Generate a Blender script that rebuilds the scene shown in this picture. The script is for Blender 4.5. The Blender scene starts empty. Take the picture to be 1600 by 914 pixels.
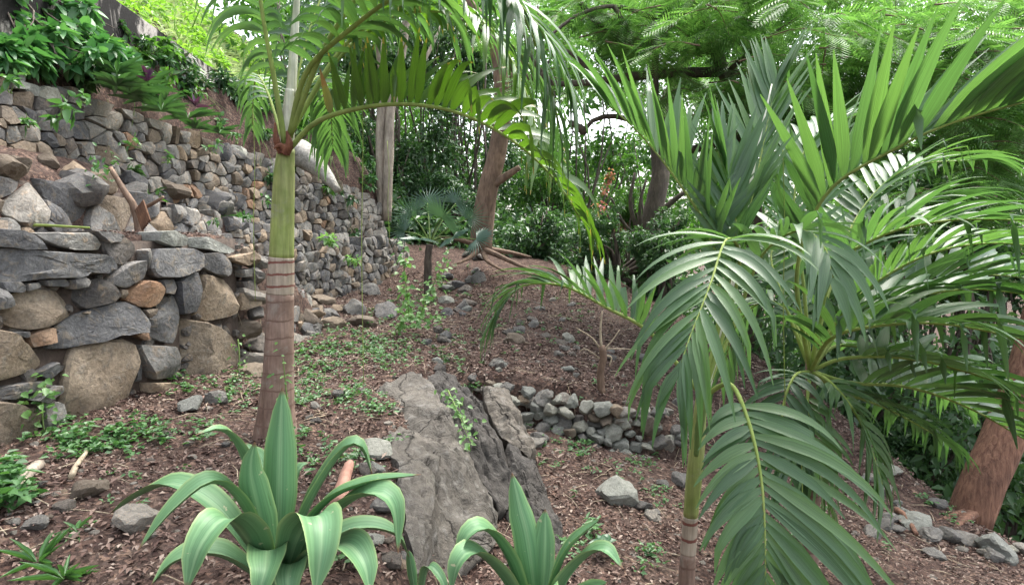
import bpy, math, random
import numpy as np
from mathutils import noise as mnoise, Vector

random.seed(7); RNG = np.random.default_rng(7)
SC = bpy.context.scene
COL = SC.collection

# ------------------------------------------------------------------ camera
EYE = 1.5; PITCH = math.radians(6.1); FPX = 1000.0
cam = bpy.data.cameras.new('camera'); camo = bpy.data.objects.new('camera', cam); COL.objects.link(camo)
camo.location = (0, 0, EYE); camo.rotation_euler = (math.pi/2 - PITCH, 0, 0)
cam.sensor_width = 36; cam.lens = 22.5; cam.clip_start = 0.05; cam.clip_end = 1500
SC.camera = camo

# ------------------------------------------------------------------ sky, sun, exposure
SUN_EL, SUN_AZ = 62.0, 35.0          # azimuth measured from +Y (view direction) towards +X
world = bpy.data.worlds.new('World'); SC.world = world; world.use_nodes = True
wn = world.node_tree.nodes; wl = world.node_tree.links
sky = wn.new('ShaderNodeTexSky'); sky.sky_type = 'NISHITA'; sky.sun_disc = False
sky.sun_elevation = math.radians(SUN_EL); sky.sun_rotation = math.radians(SUN_AZ)
sky.air_density = 1.0; sky.dust_density = 4.0; sky.ozone_density = 1.0
hs = wn.new('ShaderNodeHueSaturation'); hs.inputs['Saturation'].default_value = 0.35
wl.new(sky.outputs[0], hs.inputs['Color'])
bg = wn['Background']; wl.new(hs.outputs[0], bg.inputs['Color']); bg.inputs['Strength'].default_value = 0.15
sl = bpy.data.lights.new('sun', 'SUN'); sl.energy = 1.1; sl.angle = math.radians(35); sl.color = (1, .95, .86)
so = bpy.data.objects.new('sun', sl); COL.objects.link(so)
sd = Vector((math.sin(math.radians(SUN_AZ))*math.cos(math.radians(SUN_EL)),
             math.cos(math.radians(SUN_AZ))*math.cos(math.radians(SUN_EL)), math.sin(math.radians(SUN_EL))))
so.rotation_euler = sd.to_track_quat('Z', 'Y').to_euler()
SC.view_settings.view_transform = 'Standard'; SC.view_settings.look = 'None'
SC.view_settings.exposure = 2.2; SC.view_settings.gamma = 1.0
SC.cycles.max_bounces = 8; SC.cycles.transparent_max_bounces = 8
SC.cycles.diffuse_bounces = 4; SC.cycles.transmission_bounces = 6; SC.cycles.sample_clamp_indirect = 6

# ------------------------------------------------------------------ picture -> place
CP, SP = math.cos(PITCH), math.sin(PITCH)
def ray(px, py):
    u = (px-800)/FPX; v = (457-py)/FPX
    d = np.array([u, CP+v*SP, -SP+v*CP])
    return d/d[1]
CAM = np.array([0, 0, EYE])
def at(px, py, d): return CAM + ray(px, py)*d

# ------------------------------------------------------------------ terrain
Y1 = [0, 3, 4.05, 6.25, 7.0, 8, 9, 9.6]; XW1 = [-3.6, -3.55, -3.24, -2.56, -2.5, -2.45, -2.5, -2.6]
Y2 = [0, 4.0, 4.9, 7, 8.5, 11.5, 14, 18]; XW2 = [-4.1, -4.0, -3.9, -3.85, -3.5, -3.0, -2.24, -1.9]
ZT2 = [1.95, 1.95, 1.93, 1.86, 1.56, 1.33, 1.22, 1.15]
Y3 = [0, 4.5, 5.7, 9, 12, 14, 18]; XW3 = [-4.9, -4.75, -4.6, -4.4, -3.6, -2.8, -2.5]
ZT3 = [3.0, 3.0, 2.95, 2.83, 2.5, 2.06, 1.8]
def sm(a, b, x): t = np.clip((x-a)/(b-a), 0, 1); return t*t*(3-2*t)
def vnoise(x, y, s, seed=0.0):
    out = 0
    rs = np.random.default_rng(int(seed*10)+5)
    for k in range(6):
        a = rs.uniform(0, 6.28); f = s*(1+k*.45); p = rs.uniform(0, 6.28)
        out = out + np.sin((x*math.cos(a)+y*math.sin(a))*f+p+1.3*np.sin((x*math.sin(a)-y*math.cos(a))*f*.7+p*2))/(1+k*.5)
    return out/3.0
def ground_z(x, y):
    x = np.asarray(x, float); y = np.asarray(y, float)
    A = 0.02*(y-4.5) + 0.05*vnoise(x, y, 2.2, 1) + .12*sm(-1.7, -3.2, x)
    # lower terrace
    yy = np.clip(y, 0, 40)
    low = -0.66 + 0.02*(yy-4)
    inw = sm(-0.75, -0.3, x)*sm(2.1, 1.35, x)
    yw = 6.62-.27*(x+.35); step = inw*sm(yw+.08, yw+.22, yy) + (1-inw)*sm(5.6, 8.0, yy)
    hi = -0.16 + 0.075*(np.clip(yy, 6.4, 14)-6.5)
    B = low*(1-step) + hi*step + 0.045*vnoise(x, y, 2.6, 2)
    B = B - 0.20*np.clip(x-0.4, 0, 3.6)*(1-.45*sm(7, 11, yy))
    edge = -0.62 - 0.13*(np.clip(yy, 0, 9)-2.7)
    wd = 0.5 + 0.5*sm(6, 10, yy)
    w = sm(edge-.05, edge+wd, x)
    z = A*(1-w) + B*w
    # drop beyond the right edge
    ex = 4.3 - 0.25*np.clip(yy-5.3, -2, 8)
    z = z - 0.75*np.clip(x-ex, 0, 9)*sm(0, 1.0, x-ex)
    # forest floor behind
    bz = 0.75 - .12*np.clip(x, -2, 14)
    z = z*(1-sm(12.3, 15.0, yy)) + np.where(x > ex, np.minimum(z, bz), bz)*sm(12.3, 15.0, yy)
    # terraces on the left
    x1 = np.interp(y, Y1, XW1); x2 = np.interp(y, Y2, XW2); x3 = np.interp(y, Y3, XW3)
    t1 = np.interp(y, [6.2, 7, 8, 9, 9.6], [1.40, 1.15, .72, .3, .15]) + .03*vnoise(x, y, 4, 3)
    f1 = sm(9.6, 9.0, y)*sm(x1-.10, x1-.24, x)
    z = z*(1-f1)+t1*f1
    t2 = np.interp(y, Y2, ZT2) - .05 + .35*sm(x2-.1, x3, x)*sm(8.5, 6.5, y) + .03*vnoise(x, y, 4, 4)
    end = sm(15.2, 14.2, y)
    f2 = sm(x2-.10, x2-.24, x)*end
    z = z*(1-f2)+t2*f2
    dist = np.clip(x3-x, 0, 60)
    t3 = np.interp(y, Y3, ZT3) - .05 + 1.12*sm(0, .85, dist) + .04*vnoise(x, y, 3, 6)
    hill = np.clip(dist-2.2, 0, 40)*.85
    hill = np.where(hill > 10, 10+(hill-10)*.25, hill)
    t3 = t3 + hill
    f3 = np.where(y < 14.6, sm(x3-.10, x3-.24, x), 0)
    z = z*(1-f3)+t3*f3
    back = sm(14.0, 16.5, y)*sm(x3-.2, x3-2.5, x)
    z = z*(1-back)+t3*back
    return z
def gnd(px, py, dmax=40):
    r = ray(px, py); ds = np.geomspace(1.4, dmax, 160)
    for it in range(2):
        P = CAM[None]+r[None]*ds[:, None]
        h = P[:, 2]-ground_z(P[:, 0], P[:, 1])
        k = np.argmax(h < 0)
        if h[k] >= 0: k = len(ds)-1
        if it == 0: ds = np.linspace(ds[max(k-1, 0)], ds[k], 20)
    return P[k].copy()
def gp(x, y, dz=0): return np.array([x, y, float(ground_z(x, y))+dz])

# ------------------------------------------------------------------ mesh helpers
def mesh_np(name, V, F, uv=None, smooth=True, sharp=None):
    """V (n,3); F list of int arrays (m,k)"""
    me = bpy.data.meshes.new(name)
    V = np.asarray(V, np.float32)
    if not isinstance(F, list): F = [F]
    F = [np.asarray(f, np.int32) for f in F if len(f)]
    me.vertices.add(len(V)); me.vertices.foreach_set('co', V.ravel())
    loops = np.concatenate([f.ravel() for f in F])
    tot = np.concatenate([np.full(len(f), f.shape[1], np.int32) for f in F])
    st = np.concatenate([[0], np.cumsum(tot)[:-1]]).astype(np.int32)
    me.loops.add(len(loops)); me.loops.foreach_set('vertex_index', loops)
    me.polygons.add(len(tot)); me.polygons.foreach_set('loop_start', st)
    if uv is not None:
        l = me.uv_layers.new(name='UVMap'); l.data.foreach_set('uv', np.asarray(uv, np.float32)[loops].ravel())
    me.update(calc_edges=True)
    if smooth: me.polygons.foreach_set('use_smooth', np.ones(len(tot), bool))
    if sharp: me.set_sharp_from_angle(angle=math.radians(sharp))
    return me
def obj(name, me, m=None, parent=None, loc=None):
    o = bpy.data.objects.new(name, me); COL.objects.link(o)
    if m is not None and me is not None and len(me.materials) == 0: me.materials.append(m)
    if loc is not None: o.location = [float(c) for c in loc]
    if parent is not None: o.parent = parent
    return o
def tag(o, label=None, cat=None, group=None, kind=None):
    if label: o['label'] = label
    if cat: o['category'] = cat
    if group: o['group'] = group
    if kind: o['kind'] = kind
    return o
def empty(name, loc, label, cat, group=None):
    o = bpy.data.objects.new(name, None); COL.objects.link(o); o.location = [float(c) for c in loc]
    o.empty_display_size = .1
    return tag(o, label, cat, group)
def unit(v):
    v = np.asarray(v, float); return v/np.maximum(np.linalg.norm(v, axis=-1, keepdims=True), 1e-9)
def spline(P, n):
    P = np.asarray(P, float)
    if len(P) == 2: return P[0]+(P[1]-P[0])*np.linspace(0, 1, n)[:, None]
    Q = np.vstack([2*P[0]-P[1], P, 2*P[-1]-P[-2]])
    seg = np.linalg.norm(np.diff(P, axis=0), axis=1); cum = np.concatenate([[0], np.cumsum(seg)])
    out = []
    for s in np.linspace(0, cum[-1], n):
        i = min(np.searchsorted(cum, s, side='right')-1, len(P)-2); t = (s-cum[i])/max(seg[i], 1e-9)
        a, b, c, d = Q[i:i+4]
        out.append(.5*((2*b)+(c-a)*t+(2*a-5*b+4*c-d)*t*t+(3*b-a-3*c+d)*t**3))
    return np.array(out)
def tube_arrays(P, R, sides=8, rough=0, seed=0):
    P = np.asarray(P, float); n = len(P); R = np.broadcast_to(np.asarray(R, float), (n,))
    T = unit(np.gradient(P, axis=0))
    ref = np.array([0, 0, 1.]) if abs(T[0][2]) < .9 else np.array([1., 0, 0])
    a = unit(np.cross(T[0], ref)); V = []
    rs = np.random.default_rng(seed)
    th = np.arange(sides)*2*math.pi/sides
    lob = 1+rough*.6*np.sin(th*2+rs.uniform(0, 6))+rough*.5*np.sin(th*3+rs.uniform(0, 6))
    for i in range(n):
        a = unit(a - T[i]*np.dot(a, T[i])); b = np.cross(T[i], a)
        r = R[i]*(lob + rough*rs.uniform(-.4, .4, sides))
        V.append(P[i] + (np.cos(th)*r)[:, None]*a + (np.sin(th)*r)[:, None]*b)
    V = np.vstack(V); F = []
    i = np.arange(n-1)[:, None]*sides; j = np.arange(sides)[None]; k = (j+1) % sides
    F = np.stack([i+j, i+k, i+sides+k, i+sides+j], -1).reshape(-1, 4)
    V = np.vstack([V, P[0], P[-1]]); c0, c1 = n*sides, n*sides+1
    C = np.array([[c0, (q+1) % sides, q] for q in range(sides)] + [[c1, (n-1)*sides+q, (n-1)*sides+(q+1) % sides] for q in range(sides)])
    uvv = np.vstack([np.stack([np.tile(np.arange(sides)/sides, n), np.repeat(np.linspace(0, 1, n), sides)], -1), [[0, 0], [0, 1]]])
    return V, F, C, uvv
def tube(name, P, R, m, parent=None, sides=8, rough=0, seed=0, loc=(0, 0, 0)):
    V, F, C, uv = tube_arrays(np.asarray(P)-np.asarray(loc), R, sides, rough, seed)
    me = mesh_np(name, V, [F, C], uv); return obj(name, me, m, parent, None if parent else loc)
class Acc:
    """collects arrays of tris/quads into one mesh"""
    def __init__(s): s.V = []; s.F = {}; s.n = 0; s.U = []
    def add(s, V, Fs, uv=None):
        for f in Fs:
            if len(f): s.F.setdefault(f.shape[1], []).append(np.asarray(f)+s.n)
        s.V.append(V); s.n += len(V); s.U.append(uv if uv is not None else np.zeros((len(V), 2)))
    def tube(s, P, R, sides=6, rough=0, seed=0):
        V, F, C, uv = tube_arrays(P, R, sides, rough, seed); s.add(V, [F, C], uv)
    def mesh(s, name, smooth=True, sharp=None):
        return mesh_np(name, np.vstack(s.V), [np.vstack(v) for v in s.F.values()], np.vstack(s.U), smooth, sharp)

# ------------------------------------------------------------------ materials
def new_mat(name):
    m = bpy.data.materials.new(name); m.use_nodes = True
    nt = m.node_tree; return m, nt, nt.nodes['Principled BSDF']
def nd(nt, t, **kw):
    n = nt.nodes.new(t)
    for k, v in kw.items():
        if k in n.inputs.keys(): n.inputs[k].default_value = v
        else: setattr(n, k, v)
    return n
def ramp(nt, stops, interp='LINEAR'):
    r = nt.nodes.new('ShaderNodeValToRGB'); r.color_ramp.interpolation = interp
    el = r.color_ramp.elements
    while len(el) > 1: el.remove(el[-1])
    for i, (p, c) in enumerate(stops):
        e = el[0] if i == 0 else el.new(p)
        e.position = p; e.color = (*c, 1) if len(c) == 3 else c
    return r
def mixc(nt, f, a, b, blend='MIX'):
    n = nt.nodes.new('ShaderNodeMix'); n.data_type = 'RGBA'; n.blend_type = blend
    for s, v in ((0, f), (6, a), (7, b)):
        if hasattr(v, 'is_output'): nt.links.new(v, n.inputs[s])
        else: n.inputs[s].default_value = v if not isinstance(v, tuple) else (*v, 1)[:4]
    return n.outputs[2]
def bump(nt, h, strength, dist, b):
    n = nt.nodes.new('ShaderNodeBump'); n.inputs['Strength'].default_value = strength; n.inputs['Distance'].default_value = dist
    nt.links.new(h, n.inputs['Height']); nt.links.new(n.outputs[0], b.inputs['Normal']); return n
def objcoord(nt, scale=1.0):
    tc = nt.nodes.new('ShaderNodeTexCoord'); oi = nt.nodes.new('ShaderNodeObjectInfo')
    mu = nd(nt, 'ShaderNodeMath', operation='MULTIPLY'); mu.inputs[1].default_value = 37.0; nt.links.new(oi.outputs['Random'], mu.inputs[0])
    ad = nd(nt, 'ShaderNodeVectorMath', operation='ADD'); nt.links.new(tc.outputs['Object'], ad.inputs[0]); nt.links.new(mu.outputs[0], ad.inputs[1])
    return ad.outputs[0], oi.outputs['Random']
def noise(nt, co, scale, detail=5, rough=.55, dist=0):
    n = nd(nt, 'ShaderNodeTexNoise'); n.inputs['Scale'].default_value = scale; n.inputs['Detail'].default_value = detail
    n.inputs['Roughness'].default_value = rough; n.inputs['Distortion'].default_value = dist
    nt.links.new(co, n.inputs['Vector']); return n.outputs['Fac']
def stone_mat(name, ca, cb, cc, lichen=.35, sc=1.0, crack=False):
    m, nt, b = new_mat(name); co, rnd = objcoord(nt)
    big = noise(nt, co, 4*sc, 6, .6, .4); fine = noise(nt, co, 38*sc, 8, .7); med = noise(nt, co, 13*sc, 6, .65, 1.0)
    base = mixc(nt, ramp_out(nt, big, [(.38, (0, 0, 0)), (.62, (1, 1, 1))]), ca, cb)
    stain = mixc(nt, ramp_out(nt, med, [(.52, (0, 0, 0)), (.72, (1, 1, 1))]), base, cc)
    var = ramp_out(nt, rnd, [(0, (.62, .62, .64)), (.5, (1, 1, 1)), (1, (1.35, 1.28, 1.2))])
    c2 = mixc(nt, 1.0, stain, var, 'MULTIPLY')
    sp = ramp_out(nt, fine, [(.3, (.55, .55, .55)), (.55, (1, 1, 1)), (.75, (1.25, 1.25, 1.25))])
    c3 = mixc(nt, 1.0, c2, sp, 'MULTIPLY')
    lf = noise(nt, co, 9*sc, 10, .75, .6)
    lm = nd(nt, 'ShaderNodeMath', operation='MULTIPLY'); lm.inputs[1].default_value = lichen
    nt.links.new(ramp_out(nt, lf, [(.58, (0, 0, 0)), (.66, (1, 1, 1))]), lm.inputs[0])
    c4 = mixc(nt, lm.outputs[0], c3, (.36, .36, .32))
    if crack:
        mpc = nt.nodes.new('ShaderNodeMapping'); mpc.inputs['Scale'].default_value = (2.6, 1.1, 1.3); mpc.inputs['Rotation'].default_value = (.3, .5, .4)
        wv = nd(nt, 'ShaderNodeVectorMath', operation='MULTIPLY_ADD'); nz = nd(nt, 'ShaderNodeTexNoise'); nz.inputs['Scale'].default_value = 3.5; nz.inputs['Detail'].default_value = 6; nt.links.new(co, nz.inputs['Vector'])
        nt.links.new(nz.outputs['Color'], wv.inputs[0]); wv.inputs[1].default_value = (.35, .35, .35); nt.links.new(co, wv.inputs[2]); nt.links.new(wv.outputs[0], mpc.inputs[0])
        vo = nd(nt, 'ShaderNodeTexVoronoi', feature='DISTANCE_TO_EDGE'); vo.inputs['Scale'].default_value = .62; nt.links.new(mpc.outputs[0], vo.inputs['Vector'])
        cr = ramp_out(nt, vo.outputs['Distance'], [(0, (.35, .35, .35)), (.006, (.75, .75, .75)), (.02, (1, 1, 1))])
        c4 = mixc(nt, cr, (.03, .025, .02), c4)
    nt.links.new(c4, b.inputs['Base Color']); b.inputs['Roughness'].default_value = .82
    b.inputs['Specular IOR Level'].default_value = .35
    ad = nd(nt, 'ShaderNodeMath', operation='MULTIPLY_ADD'); ad.inputs[1].default_value = .35
    nt.links.new(fine, ad.inputs[0]); nt.links.new(med, ad.inputs[2])
    if crack:
        a3 = nd(nt, 'ShaderNodeMath', operation='ADD'); nt.links.new(ad.outputs[0], a3.inputs[0]); nt.links.new(cr, a3.inputs[1]); ad = a3
    bump(nt, ad.outputs[0], .8, .03/sc, b)
    return m
def ramp_out(nt, src, stops, interp='LINEAR'):
    r = ramp(nt, stops, interp); nt.links.new(src, r.inputs[0]); return r.outputs[0]
def leaf_mat(name, cols, trans=.35, rough=.42, tcol=None, spec=.5, streak=0, tipc=None, island=True, tipstart=.9):
    """cols: list of colours picked at random for each leaf"""
    m, nt, b = new_mat(name)
    g = nt.nodes.new('ShaderNodeNewGeometry'); oi = nt.nodes.new('ShaderNodeObjectInfo')
    src = g.outputs['Random Per Island'] if island else oi.outputs['Random']
    c = ramp_out(nt, src, [(i/max(len(cols)-1, 1), k) for i, k in enumerate(cols)])
    tc = nt.nodes.new('ShaderNodeTexCoord')
    if streak:
        sx = nt.nodes.new('ShaderNodeSeparateXYZ'); nt.links.new(tc.outputs['UV'], sx.inputs[0])
        mp = nt.nodes.new('ShaderNodeMapping'); mp.inputs['Scale'].default_value = (26, 1.2, 1); nt.links.new(tc.outputs['UV'], mp.inputs[0])
        ad = nd(nt, 'ShaderNodeVectorMath', operation='ADD'); nt.links.new(mp.outputs[0], ad.inputs[0])
        rr = nd(nt, 'ShaderNodeMath', operation='MULTIPLY'); rr.inputs[1].default_value = 50; nt.links.new(oi.outputs['Random'], rr.inputs[0]); nt.links.new(rr.outputs[0], ad.inputs[1])
        n = noise(nt, ad.outputs[0], 1.0, 4, .6)
        c = mixc(nt, 1.0, c, ramp_out(nt, n, [(.3, (1-streak,)*3), (.7, (1+streak,)*3)]), 'MULTIPLY')
        if tipc:
            n2 = noise(nt, tc.outputs['Object'], 9, 4, .6)
            a2 = nd(nt, 'ShaderNodeMath', operation='MULTIPLY_ADD'); a2.inputs[1].default_value = .16; nt.links.new(n2, a2.inputs[0]); nt.links.new(sx.outputs['Y'], a2.inputs[2])
            c = mixc(nt, ramp_out(nt, a2.outputs[0], [(tipstart+.06, (0, 0, 0)), (tipstart+.13, (1, 1, 1))]), c, tipc)
        bump(nt, n, .25, .004, b)
    nt.links.new(c, b.inputs['Base Color']); b.inputs['Roughness'].default_value = rough
    b.inputs['Specular IOR Level'].default_value = spec
    if trans:
        t = nt.nodes.new('ShaderNodeBsdfTranslucent')
        tint = mixc(nt, 1.0, c, tcol or (1.4, 1.55, .8), 'MULTIPLY'); nt.links.new(tint, t.inputs['Color'])
        ms = nt.nodes.new('ShaderNodeMixShader'); ms.inputs[0].default_value = trans
        nt.links.new(b.outputs[0], ms.inputs[1]); nt.links.new(t.outputs[0], ms.inputs[2])
        nt.links.new(ms.outputs[0], nt.nodes['Material Output'].inputs['Surface'])
    return m
def bark_mat(name, ca, cb, sc=1.0, stretch=.25, bumpd=.02, patch=None):
    m, nt, b = new_mat(name)
    tc = nt.nodes.new('ShaderNodeTexCoord'); mp = nt.nodes.new('ShaderNodeMapping'); mp.inputs['Scale'].default_value = (1, 1, stretch)
    nt.links.new(tc.outputs['Object'], mp.inputs[0])
    n = noise(nt, mp.outputs[0], 22*sc, 7, .65, .6); n2 = noise(nt, tc.outputs['Object'], 3.2, 4, .6)
    c = mixc(nt, ramp_out(nt, n, [(.35, (0, 0, 0)), (.65, (1, 1, 1))]), ca, cb)
    c = mixc(nt, 1.0, c, ramp_out(nt, n2, [(.3, (.7, .7, .7)), (.7, (1.25, 1.25, 1.2))]), 'MULTIPLY')
    if patch: c = mixc(nt, ramp_out(nt, n2, [(.52, (0, 0, 0)), (.6, (1, 1, 1))]), c, patch)
    nt.links.new(c, b.inputs['Base Color']); b.inputs['Roughness'].default_value = .85
    bump(nt, n, .8, bumpd, b); return m

ST = {
 'b': stone_mat('stone_bluegrey', (.095, .096, .10), (.175, .174, .172), (.24, .20, .15), .28),
 'g': stone_mat('stone_grey', (.15, .15, .14), (.26, .25, .23), (.30, .23, .16), .35),
 't': stone_mat('stone_tan', (.20, .155, .11), (.29, .235, .175), (.15, .13, .11), .30),
 'r': stone_mat('stone_rust', (.24, .145, .09), (.31, .21, .14), (.18, .145, .115), .2),
 'd': stone_mat('stone_dark', (.07, .065, .062), (.15, .135, .12), (.22, .17, .12), .22),
 'l': stone_mat('stone_lichen', (.25, .255, .225), (.36, .37, .325), (.22, .21, .175), .6),
}
OUT_L = stone_mat('outcrop_pale', (.066, .060, .052), (.115, .104, .09), (.165, .16, .15), .22, .55, True)
OUT_D = stone_mat('outcrop_dark', (.036, .033, .030), (.07, .062, .054), (.11, .10, .09), .15, .6, True)

def ground_mat():
    m, nt, b = new_mat('soil_and_litter')
    tc = nt.nodes.new('ShaderNodeTexCoord'); co = tc.outputs['Object']
    big = noise(nt, co, 1.1, 5, .6, .5); med = noise(nt, co, 7, 6, .65); fine = noise(nt, co, 55, 6, .7)
    c = mixc(nt, ramp_out(nt, big, [(.36, (0, 0, 0)), (.64, (1, 1, 1))]), (.042, .026, .022), (.072, .05, .043))
    c = mixc(nt, ramp_out(nt, med, [(.45, (0, 0, 0)), (.7, (1, 1, 1))]), c, (.115, .085, .07))
    vo = nd(nt, 'ShaderNodeTexVoronoi'); vo.inputs['Scale'].default_value = 48; nt.links.new(co, vo.inputs['Vector'])
    sp = nt.nodes.new('ShaderNodeSeparateColor'); nt.links.new(vo.outputs['Color'], sp.inputs[0])
    chip = ramp_out(nt, sp.outputs[0], [(0, (.55, .5, .48)), (.5, (1, 1, 1)), (.85, (1.5, 1.4, 1.3)), (1, (2.4, 2.2, 2.0))])
    c = mixc(nt, 1.0, c, chip, 'MULTIPLY')
    nt.links.new(c, b.inputs['Base Color']); b.inputs['Roughness'].default_value = .95; b.inputs['Specular IOR Level'].default_value = .15
    ad = nd(nt, 'ShaderNodeMath', operation='ADD'); nt.links.new(fine, ad.inputs[0]); nt.links.new(sp.outputs[1], ad.inputs[1])
    bump(nt, ad.outputs[0], .8, .02, b); return m
M_GROUND = ground_mat()
M_EARTH = bark_mat('dark_earth', (.035, .024, .018), (.075, .052, .04), .7, 1)

# ------------------------------------------------------------------ ground sheet
def axis(parts):
    out = []
    for a, b, s in parts: out += list(np.arange(a, b, s))
    return np.array(out+[parts[-1][1]])
gx = axis([(-400, -60, 40), (-60, -20, 4), (-20, -6, .6), (-6, -4.9, .12), (-4.9, -2, .055), (-2, 2.5, .06), (2.5, 6, .09), (6, 16, .6), (16, 60, 4), (60, 400, 40)])
gy = axis([(-30, -2, 3), (-2, 1.5, .35), (1.5, 9, .06), (9, 15, .10), (15, 30, .6), (30, 70, 4), (70, 700, 45)])
GX, GY = np.meshgrid(gx, gy); GZ = ground_z(GX, GY)
near = (np.abs(GX) < 7) & (GY < 16)
GZ = GZ + near*(.012*vnoise(GX, GY, 11, 8) + RNG.normal(0, .005, GX.shape))
V = np.stack([GX, GY, GZ], -1).reshape(-1, 3); nx = len(gx); ny = len(gy)
ii = (np.arange(ny-1)[:, None]*nx+np.arange(nx-1)[None]).ravel()
o = obj('ground', mesh_np('ground', V, np.stack([ii, ii+1, ii+nx+1, ii+nx], -1)), M_GROUND); tag(o, kind='structure')

# ------------------------------------------------------------------ stones
def stone_local(poly, thick, seed, inset=(.94, .74, .4), proud=.05, sub=1, wob=.06):
    """a stone from its outline in the wall plane: local axes u, v, n (n = out of the wall)"""
    rs = np.random.default_rng(seed)
    poly = np.asarray(poly, float); c = poly.mean(0); poly = poly-c
    pts = []
    for i in range(len(poly)):
        a, b = poly[i], poly[(i+1) % len(poly)]
        pts.append(a*.965)
        for k in range(sub):
            t = (k+1)/(sub+1); L = np.linalg.norm(b-a)
            pts.append((a+(b-a)*t)*(1+rs.uniform(-.5, .6)*wob) )
    pts = np.array(pts); n = len(pts); R = np.abs(pts).max()
    planes = [(np.array([rs.uniform(-.3, .3), rs.uniform(-.3, .3)]), 0.0)]
    for k in range(rs.integers(2, 5)):
        a = rs.uniform(0, 6.28); s = rs.uniform(.2, .95)
        planes.append((np.array([math.cos(a), math.sin(a)])*-s, s*R*rs.uniform(.15, .6)))
    def h(p):
        v = np.min([p @ g + d for g, d in planes], axis=0)
        return np.maximum(v, -.75*thick)
    V = [np.column_stack([pts*.86, np.full(n, -thick)])]
    e = np.column_stack([pts, np.minimum(h(pts)-proud*.9-rs.uniform(0, .3, n)*proud, -.015)]); V.append(e)
    for s in inset:
        q = pts*s + rs.normal(0, .012*R, (n, 2)); V.append(np.column_stack([q, h(q)+rs.normal(0, .006*R, n)]))
    V.append(np.array([[0, 0, float(h(np.zeros((1, 2)))[0])]]))
    V = np.vstack(V); nr = 2+len(inset); F = []
    i = np.arange(nr-1)[:, None]*n; j = np.arange(n)[None]; k = (j+1) % n
    F = np.stack([i+j, i+k, i+n+k, i+n+j], -1).reshape(-1, 4)
    T = np.array([[(nr-1)*n+q, (nr-1)*n+(q+1) % n, nr*n] for q in range(n)])
    B = np.arange(n)[::-1][None]
    return V, F, T, B, c
def voronoi_cells(seeds, bounds_poly, asp=1.35):
    S = np.asarray(seeds, float)*[1, asp]; cells = []
    for i in range(len(S)):
        poly = [np.array(p)*[1, asp] for p in bounds_poly(seeds[i])]
        d = np.linalg.norm(S-S[i], axis=1); order = np.argsort(d)[1:15]
        for j in order:
            mid = (S[i]+S[j])/2; nrm = S[j]-S[i]; out = []
            for a, b in zip(poly, poly[1:]+poly[:1]):
                da, db = np.dot(a-mid, nrm), np.dot(b-mid, nrm)
                if da <= 0: out.append(a)
                if da*db < 0: out.append(a+(b-a)*da/(da-db))
            poly = out
            if len(poly) < 3: break
        if len(poly) >= 3: cells.append((i, np.array(poly)/[1, asp]))
    return cells
def clean_poly(p, mind):
    out = [p[0]]
    for q in p[1:]:
        if np.linalg.norm(q-out[-1]) > mind: out.append(q)
    if len(out) > 2 and np.linalg.norm(out[0]-out[-1]) < mind: out.pop()
    return np.array(out)
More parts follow.
